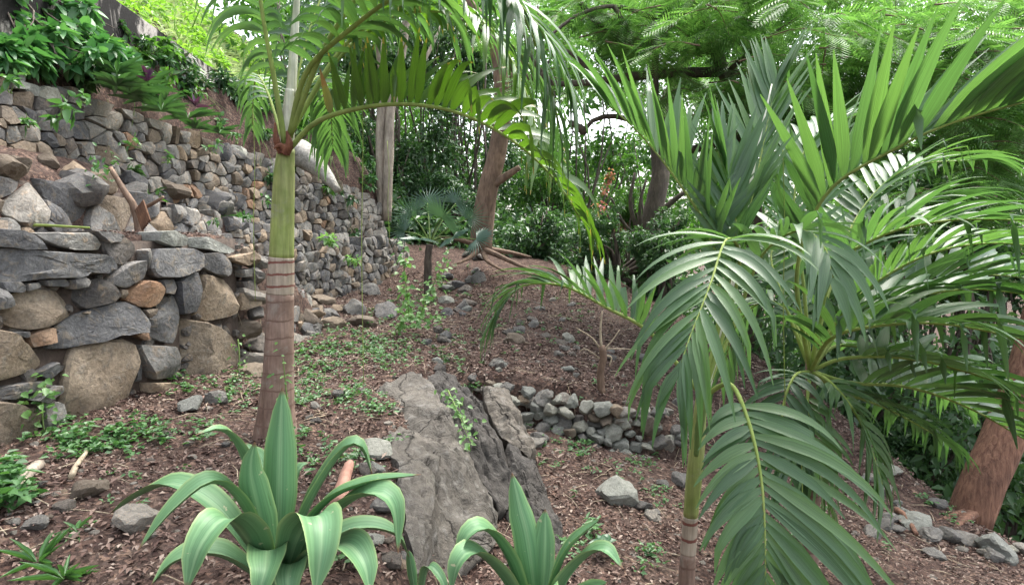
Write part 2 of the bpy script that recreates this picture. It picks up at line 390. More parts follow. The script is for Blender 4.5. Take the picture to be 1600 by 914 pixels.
def stone_wall(name, label, plan, zb, zt, sw, sh, mix, seed, thick=.26, gap=.010, batter=.08, maxparts=300, group=None, sub=1, smallfar=1.0, capmix=None, jit=.42, asp=1.35, proud=.013, mess=.45):
    """dry-stone wall along a plan polyline; zb, zt give base and top at each plan point; sw, sh stone size"""
    rs = np.random.default_rng(seed)
    plan = np.asarray(plan, float); seg = np.linalg.norm(np.diff(plan, axis=0), axis=1); cum = np.concatenate([[0], np.cumsum(seg)])
    L = cum[-1]; root = empty(name, (plan[0][0], plan[0][1], zb[0]), label, 'stone wall', group); root['kind'] = 'thing'; org = np.array(root.location)
    fb = lambda s: np.interp(s, cum, zb); ft = lambda s: np.interp(s, cum, zt)
    seeds = []; hmax = max(np.array(zt)-np.array(zb))
    row = 0
    zlo, zhi = min(zb), max(zt); z = zlo
    while z < zhi:
        s = rs.uniform(-.5, .5)*sw; 
        while s < L:
            k = 1-(1-smallfar)*np.clip(s/L, 0, 1)
            w = sw*k*rs.choice([rs.uniform(.45, .8), rs.uniform(.8, 1.3), rs.uniform(1.2, 1.8)])
            v = z + sh*.5 + rs.uniform(-jit, jit)*sh
            if 0 <= s+w/2 <= L and fb(s+w/2)-.3*sh < v < ft(s+w/2)-.05: seeds.append((s+w/2, v))
            s += w
        z += sh; row += 1
    ex = [(np.clip(a+rs.normal(0, .5)*sw, .02, L-.02), b+rs.normal(0, .45)*sh) for a, b in seeds if rs.random() < mess]
    seeds = np.array(seeds+[e for e in ex if fb(e[0]) < e[1] < ft(e[0])-.04])
    def bounds(p):
        s = p[0]; a, b = max(0, s-sw*1.6), min(L, s+sw*1.6)
        return [(a, fb(a)-.06), (b, fb(b)-.06), (b, ft(b)+rs.uniform(-.5, .25)*sh), (a, ft(a)+rs.uniform(-.5, .25)*sh)]
    cells = voronoi_cells([tuple(s) for s in seeds], bounds, asp)
    P = lambda s: np.array([np.interp(s, cum, plan[:, 0]), np.interp(s, cum, plan[:, 1])])
    cells.sort(key=lambda c: seeds[c[0]][0])
    rest = Acc()
    for ci, (i, poly) in enumerate(cells):
        c0 = poly.mean(0); g = gap*rs.uniform(.2, 1.3)
        size = np.sqrt(max(1e-6, np.ptp(poly[:, 0])*np.ptp(poly[:, 1])))
        poly = c0+(poly-c0)*(1-2*g/max(size, .05))
        poly = clean_poly(poly, .018)
        if len(poly) < 3: continue
        V, F, T, B, c = stone_local(poly, thick*rs.uniform(.7, 1), seed*1000+i, inset=(.95, .62) if sub else (.8,), proud=proud*size/.15, sub=sub)
        t = P(c[0]+.02)-P(c[0]-.02); t = t/np.linalg.norm(t); n = np.array([t[1], -t[0], 0])
        base = P(c[0]); v0 = c[1]
        out = -batter*(v0-fb(c[0])) + rs.uniform(-.035, .03)
        W = V[:, :1]*np.array([t[0], t[1], 0]) + V[:, 1:2]*np.array([0, 0, 1.]) + V[:, 2:3]*n
        loc = np.array([base[0], base[1], v0])+n*out
        key = rs.choice(list(mix.keys()), p=np.array(list(mix.values()))/sum(mix.values()))
        if capmix and v0 > ft(c[0])-sh*.8: key = rs.choice(list(capmix.keys()), p=np.array(list(capmix.values()))/sum(capmix.values()))
        if ci < maxparts:
            me = mesh_np('stone', W, [F, T, B], None, True, 33); obj('stone', me, ST[key], root, loc-org)
        else: rest.add(W+loc-org, [F, T])
    if rest.n: tag(obj('far_stones', rest.mesh('far_stones', True, 28), ST['g'], root), kind='stuff')
    # packed earth behind the stones
    ss = np.linspace(0, L, max(6, int(L/.25))); V = []
    for s in ss:
        t = P(min(L, s+.05))-P(max(0, s-.05)); t = t/np.linalg.norm(t); n = np.array([t[1], -t[0]])
        for z, f in ((fb(s)-.25, 0), (ft(s)-.05, 1)):
            q = P(s)-n*(.085+batter*(ft(s)-fb(s))*f); V.append([q[0]-org[0], q[1]-org[1], z-org[2]])
        q = P(s)-n*(.5+batter*(ft(s)-fb(s))); V.append([q[0]-org[0], q[1]-org[1], ft(s)-.05-org[2]])
    k = np.arange(len(ss)-1)*3
    F = np.vstack([np.stack([k, k+3, k+4, k+1], -1), np.stack([k+1, k+4, k+5, k+2], -1)])
    obj('earth_core', mesh_np('earth_core', V, F), M_EARTH, root)
    print(name, len(cells)); return root

# --- nearest wall: the outlines of its stones, read off the photograph on the wall's own plane
W1A = np.array([-3.24, 4.05]); W1D = unit(np.array([-2.56+3.24, 6.25-4.05])); W1N = np.array([W1D[1], -W1D[0]])
def on_w1(px, py):
    r = ray(px, py); d = (W1N @ (W1A-CAM[:2]))/(W1N @ r[:2]); q = CAM+r*d
    return ((q[:2]-W1A) @ W1D, q[2])
def c2(l): return [(a/3.0475, 250+b/3.0475) for a, b in l]
W1S = [
 ('b', c2([(-60,320),(110,335),(190,360),(250,425),(120,430),(-60,400)])), ('g', c2([(190,345),(440,345),(510,390),(510,430),(350,430),(250,395)])),
 ('b', c2([(455,335),(590,350),(620,365),(600,390),(530,395)])), ('d', c2([(525,385),(605,360),(660,400),(680,455),(600,505),(550,490),(525,430)])),
 ('b', c2([(-80,408),(180,430),(500,455),(552,490),(545,530),(430,545),(340,565),(-80,585)])), ('b', c2([(520,590),(600,500),(690,475),(700,500),(690,560),(610,610),(560,605)])),
 ('b', c2([(20,580),(100,580),(130,605),(125,632),(40,630)])), ('g', c2([(135,590),(190,583),(200,605),(140,625)])), ('b', c2([(220,572),(320,568),(345,590),(335,605),(230,600)])),
 ('b', c2([(345,570),(400,553),(425,575),(410,605),(355,617)])), ('b', c2([(-60,590),(40,620),(80,690),(60,705),(-60,720)])),
 ('t', c2([(60,640),(200,610),(350,625),(400,690),(380,745),(270,795),(160,815),(50,795),(20,720)])), ('d', c2([(365,625),(470,560),(530,575),(575,640),(550,680),(430,715),(400,690)])),
 ('r', c2([(610,640),(690,570),(760,580),(795,610),(780,670),(735,705),(660,700),(610,665)])), ('b', c2([(720,520),(760,420),(930,420),(965,450),(960,510),(880,555),(750,565)])),
 ('b', c2([(970,445),(1060,440),(1110,490),(1115,540),(1080,560),(1000,530),(968,500)])), ('b', c2([(795,570),(840,565),(845,610),(830,640),(790,635)])),
 ('b', c2([(850,580),(920,535),(966,530),(965,620),(940,730),(870,740),(850,650)])), ('t', c2([(985,540),(1120,570),(1155,610),(1140,740),(1000,775),(948,745),(972,600)])),
 ('b', c2([(280,790),(460,705),(600,670),(680,700),(710,770),(690,820),(560,838),(330,903),(240,908),(290,820)])), ('b', c2([(725,760),(852,635),(862,670),(858,790),(830,880),(760,860),(730,830)])),
 ('t', c2([(690,715),(745,708),(740,735),(710,755)])), ('r', c2([(650,830),(715,795),(730,855),(700,860)])),
 ('t', [(285,496),(325,502),(365,518),(388,545),(390,600),(330,606),(290,594),(285,560)]), ('r', c2([(160,840),(240,800),(285,800),(280,870),(180,895)])), ('b', c2([(80,822),(158,818),(165,838),(140,850)])),
 ('t', [(-40,512),(20,517),(50,537),(82,567),(64,583),(-40,608)]), ('t', [(119,542),(187,528),(216,537),(218,575),(207,652),(187,668),(131,690),(109,686),(102,610)]),
 ('g', [(220,538),(280,541),(288,560),(284,592),(243,594),(225,565)]), ('b', [(64,584),(97,566),(101,580),(86,594)]), ('b', [(-20,612),(48,598),(84,596),(94,602),(52,616),(24,625),(-20,628)]),
 ('b', [(50,626),(80,608),(98,602),(100,612),(86,620),(72,630)]), ('t', [(-50,622),(24,628),(52,636),(74,643),(70,669),(62,716),(32,735),(-50,745)]), ('g', [(77,636),(94,628),(105,630),(109,665),(105,682),(82,682),(75,657)]),
 ('b', [(218,572),(227,570),(229,594),(219,598)]), ('l', c2([(775,340),(850,335),(920,370),(915,410),(830,415),(770,385)])), ('l', c2([(930,370),(1010,365),(1130,430),(1100,450),(935,415)])),
 ('t', c2([(1115,462),(1219,432),(1240,470),(1219,490),(1180,505),(1115,480)])), ('g', c2([(1155,525),(1230,515),(1235,555),(1160,560)])), ('d', c2([(1165,580),(1230,570),(1235,620),(1180,622)])),
 ('t', c2([(1158,632),(1230,630),(1230,690),(1158,720)])), ('t', [(231,598),(284,598),(284,612),(232,614)]), ('g', c2([(690,430),(720,420),(715,520),(700,480)])), ('t', c2([(580,615),(612,620),(605,660),(575,655)])),
 ('d', c2([(-60,730),(10,730),(40,795),(-60,800)])), ('t', c2([(415,730),(440,720),(420,735)])),
]
r1 = empty('stone_wall', (-3.0, 4.8, 0), 'chest high dry stone wall of big slabs beside the single palm trunk', 'stone wall'); r1['kind'] = 'thing'; org = np.array(r1.location)
for i, (k, poly) in enumerate(W1S):
    uv = [on_w1(*p) for p in poly]; uv = np.array(uv)[::-1]
    if np.cross(uv[1]-uv[0], uv[2]-uv[1]) < 0: pass
    area = .5*np.sum(uv[:, 0]*np.roll(uv[:, 1], -1)-np.roll(uv[:, 0], -1)*uv[:, 1])
    if area < 0: uv = uv[::-1]
    size = math.sqrt(abs(area))
    Vv, F, T, B, c = stone_local(uv, .30, 500+i, inset=(.955, .82, .55, .25), proud=.012+.03*min(size, .5), sub=2, wob=.045)
    W = Vv[:, :1]*np.array([W1D[0], W1D[1], 0]) + Vv[:, 1:2]*np.array([0, 0, 1.]) + Vv[:, 2:3]*np.array([W1N[0], W1N[1], 0])
    rs = np.random.default_rng(i)
    loc = np.array([*(W1A+W1D*c[0]), c[1]]) + np.array([W1N[0], W1N[1], 0])*rs.uniform(-.03, .035)
    obj('stone', mesh_np('stone', W, [F, T, B], None, True, 33), ST[k], r1, loc-org)
# part of the wall outside the frame towards the camera, and chinking between the slabs
chip = Acc(); rs = np.random.default_rng(77)
for k in range(150):
    s, z = rs.uniform(-.6, 2.3), rs.uniform(.02, 1.33); a = np.sort(rs.uniform(0, 6.28, 6)); R = rs.uniform(.03, .07)
    Vv, F, T, B, c = stone_local(np.column_stack([np.cos(a)*R*1.3+s, np.sin(a)*R+z]), .08, 900+k, inset=(.8, .4), proud=.02, sub=1)
    W = Vv[:, :1]*np.array([W1D[0], W1D[1], 0]) + Vv[:, 1:2]*np.array([0, 0, 1.]) + Vv[:, 2:3]*np.array([W1N[0], W1N[1], 0])
    chip.add(W+np.array([*(W1A+W1D*c[0]), c[1]])-np.array([W1N[0], W1N[1], 0])*rs.uniform(.04, .08)-org, [F, T])
tag(obj('chinking', chip.mesh('chinking', True, 28), ST['d'], r1), kind='stuff')
V = []
for s in np.linspace(-1.3, 2.22, 20):
    for z in (-.2, 1.36):
        q = W1A+W1D*s-W1N*.10; V.append([q[0]-org[0], q[1]-org[1], z])
    q = W1A+W1D*s-W1N*.6; V.append([q[0]-org[0], q[1]-org[1], 1.36])
k = np.arange(19)*3
obj('earth_core', mesh_np('earth_core', V, np.vstack([np.stack([k, k+3, k+4, k+1], -1), np.stack([k+1, k+4, k+5, k+2], -1)])), M_EARTH, r1)

ys = [5.95, 6.6, 7.2, 7.7, 8.2, 8.7, 9.2]
r_ = stone_wall('stone_wall', 'crumbling end of the slab wall sloping down right of the tall palm', [(np.interp(y, Y1, XW1)+.0, y) for y in ys], [.0]*7, [1.38, 1.27, 1.04, .90, .64, .50, .28], .27, .18, {'b': .4, 'g': .25, 't': .3, 'd': .05}, 25, .3, .014, .35, sub=2)
MIXA = {'b': .30, 'g': .30, 't': .2, 'd': .16, 'r': .04}
def plan_of(Y, X, ys, off=0): return [(np.interp(y, Y, X)+off, y) for y in ys]
ys = [4.3, 5, 6, 7, 7.6]
stone_wall('stone_wall', 'low rough second tier wall with a dead stump at its foot', plan_of(Y2, XW2, ys), [1.36]*4+[1.1], [np.interp(y, Y2, ZT2) for y in ys], .40, .22, {'b': .4, 't': .35, 'g': .2, 'd': .05}, 21, .4, .014, .25, sub=2)
ys = [7.3, 8, 9, 10, 11, 12, 13, 14.1]
stone_wall('stone_wall', 'long middle tier wall of grey rubble running towards the fan palm', plan_of(Y2, XW2, ys, .03), [.95, .25, .1, .06, .06, .1, .12, .15], [np.interp(y, Y2, ZT2) for y in ys], .27, .165, {'b': .34, 'g': .38, 't': .18, 'd': .1}, 22, .28, .009, .12, smallfar=.72)
ys = [4.4, 5.2, 6, 7, 8, 9, 10, 11, 12, 13, 14.2]
stone_wall('stone_wall', 'topmost terrace wall of dark mixed rubble under the leafy shrub', plan_of(Y3, XW3, ys), [2.15, 2.15, 2.15, 2.1, 1.8, 1.55, 1.45, 1.4, 1.35, 1.3, 1.25], [np.interp(y, Y3, ZT3) for y in ys], .30, .165, MIXA, 23, .28, .009, .10, smallfar=.7, capmix={'l': .5, 'g': .5})
# small retaining wall on the lower terrace
p0, p1 = np.array([-.36, 6.62]), np.array([1.30, 6.22])
zw = [float(ground_z(p0[0]+.1, 6.35))-.02, float(ground_z(.7, 6.05))-.05, float(ground_z(1.3, 5.95))-.05]
SMALL = (p0, p1, zw)

# ------------------------------------------------------------------ bedrock outcrop at the terrace edge
def fbm(P, sc, seed, oct=4):
    out = np.empty(len(P))
    for i, p in enumerate(P):
        v = Vector((p[0]*sc+seed, p[1]*sc-seed, p[2]*sc)); out[i] = mnoise.fractal(v, 1.0, 2.1, oct)
    return out
def slab(name, pts, bulge, back, m, label, seed, n=128, rings=24, amp=.06, parent=None):
    O = np.array([at(p[0], p[1], p[2]*.955) for p in pts]); c = O.mean(0)
    cl = np.vstack([O, O[:1]]); seg = np.linalg.norm(np.diff(cl, axis=0), axis=1); cum = np.concatenate([[0], np.cumsum(seg)])
    ss = np.linspace(0, cum[-1], n, endpoint=False)
    R = np.column_stack([np.interp(ss, cum, cl[:, k]) for k in range(3)])
    nrm = unit(np.sum(np.cross(O-c, np.roll(O, -1, 0)-c), axis=0))
    if nrm @ (CAM-c) < 0: nrm = -nrm
    back = np.asarray(back, float)
    rows = [R+back*1.0+(c-R)*.1, R+back*.45, R+back*.12]
    for k in range(rings):
        r = 1-k/rings; rows.append(c+(R-c)*r*(.985 if k == 0 else 1)+nrm*bulge*(1-r**2.5))
    V = np.vstack(rows+[c+nrm*bulge]); nr = len(rows)
    f = .6*fbm(V, 1.4, seed)+.42*fbm(V, 5.5, seed+9)+.32*fbm(V, 17, seed+3, 3)
    ln = unit(np.array([.35, -.55, -.75])); ln2 = unit(np.cross(ln, nrm)); q = V @ ln2     # cleavage running down the slab
    ridg = np.array([abs(mnoise.noise(Vector((a*5.5+seed, b*.7, seed)))) for a, b in zip(q, V @ ln)])
    f = f*1.1-1.6*np.clip(.10-ridg, 0, 1)/.10*.3
    dd = np.stack([fbm(V, 3.1, seed+31), fbm(V, 3.1, seed+47), fbm(V, 3.1, seed+63)], -1)*.035
    V = V+nrm*(f*amp)[:, None]+dd
    i = np.arange(nr-1)[:, None]*n; j = np.arange(n)[None]; k = (j+1) % n
    F = np.stack([i+j, i+k, i+n+k, i+n+j], -1).reshape(-1, 4)
    T = np.array([[(nr-1)*n+q, (nr-1)*n+(q+1) % n, nr*n] for q in range(n)])
    o = obj(name, mesh_np(name, V-c, [F, T], None, True, 50), m, None, c); return tag(o, label, 'boulder')
slab('rock_outcrop', [(582,622,5.6),(600,592,5.9),(640,580,6.1),(676,596,5.9),(700,640,5.3),(726,690,5.05),(752,745,4.8),(782,805,4.55),(775,850,4.2),(735,893,3.9),(690,915,3.6),(655,905,3.1),(640,840,3.3),(628,770,3.75),(608,700,4.4)],
     .09, (-.25, .5, -.6), OUT_L, 'large pale brown rock slab sloping down between the two agaves', 3)
slab('rock_outcrop', [(668,592,6.0),(684,578,6.2),(706,584,6.15),(742,622,5.8),(778,678,5.4),(801,735,5.1),(799,790,4.8),(776,812,4.62),(752,752,4.85),(722,692,5.1),(692,638,5.4)],
     .10, (.1, .6, -.6), OUT_D, 'darker upright rock slab leaning on the pale outcrop', 8)
slab('rock_outcrop', [(792,690,5.6),(830,712,5.35),(858,770,4.95),(882,842,4.4),(893,905,4.05),(850,925,3.9),(812,880,4.2),(792,812,4.65),(786,740,5.2)],
     .08, (-.1, .5, -.6), OUT_D, 'dark rock ridge rising behind the small agave', 15, amp=.07)
slab('rock_outcrop', [(752,600,6.5),(790,610,6.5),(812,650,6.2),(836,700,5.7),(826,720,5.5),(790,690,5.7),(760,640,6.1)],
     .08, (0, .5, -.5), OUT_L, 'low mossy rock at the small retaining wall end', 19, amp=.05)

# ------------------------------------------------------------------ loose stones
def ico(sub=2):
    import bmesh
    bm = bmesh.new(); bmesh.ops.create_icosphere(bm, subdivisions=sub, radius=1)
    V = np.array([v.co[:] for v in bm.verts]); F = np.array([[v.index for v in f.verts] for f in bm.faces]); bm.free(); return V, F
ICO = ico(3)
def rock_verts(seed, np_=14):
    rs = np.random.default_rng(seed); N = unit(rs.normal(size=(np_, 3))); d = rs.uniform(.62, 1.0, np_)
    V, F = ICO; dots = np.maximum(V @ N.T, 1e-3); r = np.min(np.where(V @ N.T > .05, d/dots, 9), axis=1); r = np.minimum(r, 1.25)
    r = r*(1+.03*rs.normal(size=len(r))); return V*r[:, None], F
ROCKM = {}
def rock_me(i, key):
    if (i, key) not in ROCKM:
        V, F = rock_verts(300+i); me = mesh_np('loose_stone', V, F, None, True, 22); me.materials.append(ST[key]); ROCKM[i, key] = me
    return ROCKM[i, key]
RK = [0]
# corner stones closing the near wall's broken end
for k, (px, py, w, key) in enumerate([(397,402,.13,'t'),(404,432,.12,'b'),(396,462,.13,'g'),(408,490,.11,'b'),(396,516,.14,'t'),(410,540,.12,'d'),(398,566,.13,'g'),(412,466,.10,'t'),(385,590,.11,'b'),(414,410,.10,'g'),(412,570,.10,'t')]):
    sv, zv = on_w1(px, py); q = W1A+W1D*sv-W1N*.07; o = obj('stone', rock_me(k, key), None, r1, np.array([q[0], q[1], zv])-np.array(r1.location))
    o.scale = (w, w*1.1, w*.72); o.rotation_euler = (.2*(k % 3-1), .15*(k % 2), k*1.3)
sw_ = empty('stone_wall', (p0[0], p0[1], zw[0]), 'small pale retaining wall of rounded grey stones below the dead sapling', 'stone wall'); sw_['kind'] = 'thing'
rs = np.random.default_rng(91); dv = unit(p1-p0); nv = np.array([dv[1], -dv[0]]); Ls = np.linalg.norm(p1-p0); cnt = 0
for row in range(5):
    s_ = rs.uniform(-.05, .08)
    while s_ < Ls:
        w = rs.uniform(.052, .105); s_ += w*.86; q = p0+dv*s_+nv*(.12*math.sin(math.pi*s_/Ls)-.035*row+rs.normal(0, .02))
        zb_ = np.interp(s_/Ls, [0, .5, 1], zw); z = zb_+.03+row*.098+rs.normal(0, .014)
        if z < -.21+rs.uniform(-.08, .05) and rs.random() < .94:
            o = obj('stone', rock_me(cnt % 14, rs.choice(['l', 'l', 'g', 'l', 't' if rs.random() < .3 else 'g'])), None, sw_, np.array([q[0], q[1], z])-np.array(sw_.location)); cnt += 1
            o.scale = (w, w*1.0, w*rs.uniform(.62, .85)); o.rotation_euler = (rs.normal(0, .25), rs.normal(0, .25), rs.uniform(0, 6.28))
        s_ += w*.86
    for k in range(5):
        f = rs.uniform(0, 1); q = p0+dv*f*Ls-nv*.06; z = np.interp(f, [0, .5, 1], zw)+row*.098+.05
        if z < -.2:
            o = obj('stone', rock_me(cnt % 14, 'g'), None, sw_, np.array([q[0], q[1], z])-np.array(sw_.location)); cnt += 1; o.scale = (.09, .07, .06)
def rock(px, py, wpx, key, label, group=None, flat=.65, sink=.3):
    p = gnd(px, py); w = wpx/FPX*p[1]/2; RK[0] += 1; rs = np.random.default_rng(RK[0]+40)
    o = obj('loose_stone', rock_me(RK[0] % 14, key)); o.scale = (w, w*rs.uniform(.7, 1.0), w*flat*rs.uniform(.8, 1.15))
    o.location = (p[0], p[1]+w*.3, p[2]+w*flat*(1-2*sink)); o.rotation_euler = (rs.uniform(-.25, .25), rs.uniform(-.25, .25), rs.uniform(0, 6.28))
    return tag(o, label, 'stone', group)
heap_later = None
for a in [(480,505,44,'t','tan block lying just right of the tall palm trunk'),(590,712,56,'l','pale angular boulder perched on the outcrop rim'),
          (292,640,50,'l','flat grey stone at the foot of the slab wall'),(338,630,44,'g','brownish stone touching the slab wall foot beside the flat grey one'),
          (132,775,62,'t','flat tan stone lying on bare soil near the wall'),(212,822,78,'g','grey angular stone under the agave\'s long drooping leaf'),
          (58,825,40,'g','small grey stone at the lower edge beside green weeds'),(96,800,38,'d','small dark stone on soil left of the flat tan stone'),
          (965,785,78,'l','mossy rounded boulder on the lower slope below the small wall'),(805,535,34,'t','tan stone beside the drooping frond tip'),
          (1440,828,52,'l','pale grey rock beside the red stick on the slope'),(1565,868,64,'l','large pale block by the slope edge under the red trunk'),
          (522,512,40,'t','pale tan wedge shaped stone below the rubble slope'),(630,745,40,'l','small pale stone on the outcrop rim above the clay coloured billet'),
          (1075,640,30,'t','tan stone lying just beyond the slim palm crownshaft')]: rock(*a)
ORD = ['first', 'second', 'third', 'fourth', 'fifth', 'sixth', 'seventh', 'eighth', 'ninth']
HUE = {'b': 'blue grey', 'g': 'grey', 't': 'tan', 'd': 'dark', 'l': 'pale', 'r': 'rusty'}
def heap(group, keys, smin, smax, seed, spots):
    rs = np.random.default_rng(seed)
    for (x, y, r, n, where) in spots:
        q = sorted((x+rs.normal(0, r), y+rs.normal(0, r*.5)) for k in range(n))
        for k, (a, b) in enumerate(q):
            key = rs.choice(list(keys)); rock(a, b, rs.uniform(smin, smax), key, f'{HUE[key].split()[-1]} stone, {ORD[k]} from left of {n} {where}', group, rs.uniform(.5, .8))
heap('rubble at the foot of the crumbling wall', 'bgbt', 20, 46, 1, [(500,490,22,5,'below the crumbling wall end'),(560,488,20,6,'at the middle wall foot'),(470,530,18,3,'close right of the tall palm trunk'),(405,585,10,2,'touching the slab wall corner')])
heap('rubble strip leading to the fan palm', 'glbd', 12, 28, 2, [(705,450,12,6,'in the rubble strip under the fan palm'),(720,485,14,7,'midway along the rubble strip'),(700,530,14,5,'at the near end of the rubble strip'),(745,432,14,5,'below the bare tree roots'),(680,570,10,3,'just above the outcrop top'),(735,402,10,4,'beside the fan palm trunk')])
heap('rubble past the small wall', 'glg', 16, 36, 3, [(1035,650,12,6,'touching the small wall end'),(1050,692,12,7,'below the small wall end'),(1010,705,8,2,'under the small wall corner'),(1060,762,12,5,'beside the green crownshaft'),(1020,805,12,4,'beside the slim palm trunk rings'),(1130,725,18,5,'behind the lowest frond')])
heap('stones on the slope edge', 'lgg', 16, 44, 4, [(1500,842,26,8,'below the red trunk roots'),(1562,872,22,8,'at the lower picture corner'),(1420,792,22,5,'by the red stick'),(1380,825,22,3,'on open litter below the red stick'),(1532,802,14,4,'at the red trunk base'),(1350,742,18,4,'at the slope top edge')])
heap('stones on the upper slope', 'gld', 10, 26, 5, [(885,545,14,8,'left of the dead sapling'),(830,520,18,6,'under the drooping frond tip'),(780,572,12,5,'above the small wall\'s left end'),(900,582,10,3,'above the small wall\'s middle'),(965,560,22,4,'right of the dead sapling'),(870,482,22,5,'below the dark low bushes'),(740,602,12,4,'behind the dark outcrop top')])
heap('stones between outcrop and small wall', 'lg', 18, 34, 6, [(770,642,10,5,'wedged between outcrop and small wall'),(838,695,8,4,'at the small wall\'s left foot')])
heap('kerb stones under the agave', 'lgtd', 18, 46, 7, [(602,792,8,4,'in the kerb beside the billet'),(600,850,10,5,'in the kerb below the agave leaf'),(620,885,8,4,'in the kerb at the picture bottom'),(575,742,8,3,'in the kerb near the perched boulder')])
heap('stones in the terrace soil', 'gtd', 12, 28, 8, [(140,822,50,6,'sunk in soil left of the agave'),(60,782,25,3,'sunk in soil near the corner slab'),(300,722,50,4,'sunk in soil above the agave'),(500,642,22,4,'sunk in soil right of the palm base'),(560,602,16,3,'sunk in soil beside the outcrop top')])

heap('stones on the second ledge', 'btgt', 34, 78, 9, [(40,262,26,3,'on the soil bank above the slab wall'),(130,285,30,4,'along the second tier coping left part'),(250,300,26,4,'along the second tier coping middle'),(340,330,22,5,'along the second tier coping near the palm')])

# ------------------------------------------------------------------ leaves
def leaf_arrays(P, D, N, L, W, fold=.25, droop=0.15, fine=True):
    P = np.asarray(P, float); D = unit(D); N = unit(N-D*np.sum(N*D, -1, keepdims=True)); A = np.cross(D, N)
    L = np.asarray(L, float)[:, None]*np.ones((len(P), 1)); W = np.asarray(W, float)[:, None]*np.ones((len(P), 1))
    G = np.array([0, 0, -1.])
    if fine:
        V = np.stack([P, P+D*L*.3+A*W*.5+N*W*fold, P+D*L*.68+A*W*.36+N*W*fold*.7+G*L*droop*.5, P+D*L+G*L*droop,
                      P+D*L*.68-A*W*.36+N*W*fold*.7+G*L*droop*.5, P+D*L*.3-A*W*.5+N*W*fold], 1)
        n = np.arange(len(P))[:, None]*6
        F = np.vstack([n+np.array([[0, 1, 2, 3]]), n+np.array([[0, 3, 4, 5]])])
    else:
        V = np.stack([P, P+D*L*.45+A*W*.5+N*W*fold, P+D*L+G*L*droop, P+D*L*.45-A*W*.5+N*W*fold], 1)
        n = np.arange(len(P))[:, None]*4
        F = np.vstack([n+np.array([[0, 1, 2]]), n+np.array([[0, 2, 3]])])
    return V.reshape(-1, 3), F
def rnd_dirs(n, rs): return unit(rs.normal(size=(n, 3)))
def clump_leaves(c, r, n, rs, L, W, fine=False, shell=.55, up=.3, droop=.2):
    d = rnd_dirs(n, rs); rad = rs.uniform(shell, 1, n)**.6
    P = np.asarray(c)+d*rad[:, None]*np.asarray(r)
    D = unit(d*.6+rnd_dirs(n, rs)*.9+[0, 0, -.15]); N = unit(rnd_dirs(n, rs)*.7+[0, 0, up+.5]+d*.3)
    s = rs.uniform(.6, 1.25, n)
    return leaf_arrays(P, D, N, L*s, W*s, .2, droop, fine)
M_WOOD_D = bark_mat('bark_dark', (.05, .038, .03), (.12, .095, .075), 1)
M_WOOD_P = bark_mat('bark_pale', (.22, .18, .145), (.40, .34, .28), .8)
M_WOOD_R = bark_mat('bark_reddish', (.11, .05, .033), (.29, .155, .10), 1.5, .14, .03)
M_WOOD_B = bark_mat('bark_brown', (.12, .075, .05), (.24, .16, .115), .8)
M_TWIG = bark_mat('twig_straw', (.28, .22, .15), (.50, .42, .31), 2)
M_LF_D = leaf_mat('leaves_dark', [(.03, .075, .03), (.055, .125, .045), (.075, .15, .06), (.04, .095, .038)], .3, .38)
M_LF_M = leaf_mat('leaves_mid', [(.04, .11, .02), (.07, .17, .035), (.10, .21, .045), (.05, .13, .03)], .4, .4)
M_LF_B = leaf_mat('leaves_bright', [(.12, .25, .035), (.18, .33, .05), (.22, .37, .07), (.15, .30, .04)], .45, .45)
M_LF_W = leaf_mat('weed_leaves', [(.04, .11, .036), (.065, .16, .05), (.09, .205, .065)], .3, .45)
M_LF_V = leaf_mat('vine_leaves', [(.09, .20, .06), (.15, .29, .09), (.20, .34, .12)], .4, .45)
M_FEA = leaf_mat('feathery_leaves', [(.06, .14, .04), (.09, .20, .055), (.125, .25, .08), (.17, .30, .10)], .45, .5)
M_HILL = leaf_mat('hill_grass_sun_tinted', [(.26, .34, .14), (.34, .42, .20), (.40, .47, .25), (.28, .37, .15)], .4, .6, (1.2, 1.3, .95))  # sunlight on the bank is put into these pale, bright grass colours

def bush(name, label, cat, base, clumps, L, W, m, seed, group=None, fine=False, stem_m=None, stems=True, stem_r=.02, shell=.35, up=.3, fname='crown'):
    """clumps: list of (centre, radii, leaf count)"""
    rs = np.random.default_rng(seed); base = np.asarray(base, float); root = empty(name, base, label, cat, group); a = Acc()
    for c, r, n in clumps:
        k = max(1, int(n/260)) ; sub = max(3, min(40, int(n/70)))
        # break every clump into smaller uneven tufts
        q = rnd_dirs(sub, rs)*rs.uniform(.25, .95, (sub, 1))*np.asarray(r)+np.asarray(c)
        for p in q:
            V, F = clump_leaves(p-base, np.asarray(r)*rs.uniform(.18, .42), max(4, int(n/sub)), rs, L, W, fine, shell, up); a.add(V, [F])
    obj(fname, a.mesh(fname, False), m, root)
    if stems:
        b = Acc()
        for c, r, n in clumps:
            c = np.asarray(c)-base
            for q in range(3):
                e = c+rnd_dirs(1, rs)[0]*np.asarray(r)*.6; mid = e*.5+rs.normal(0, .08, 3)*np.linalg.norm(e)
                b.tube(spline([np.zeros(3)+rs.normal(0, .03, 3)*[1, 1, 0], mid, e], 7), np.linspace(stem_r, stem_r*.3, 7), 5, .2, seed+q)
        tag(obj('stems', b.mesh('stems'), stem_m or M_WOOD_D, root), kind='stuff')
    return root

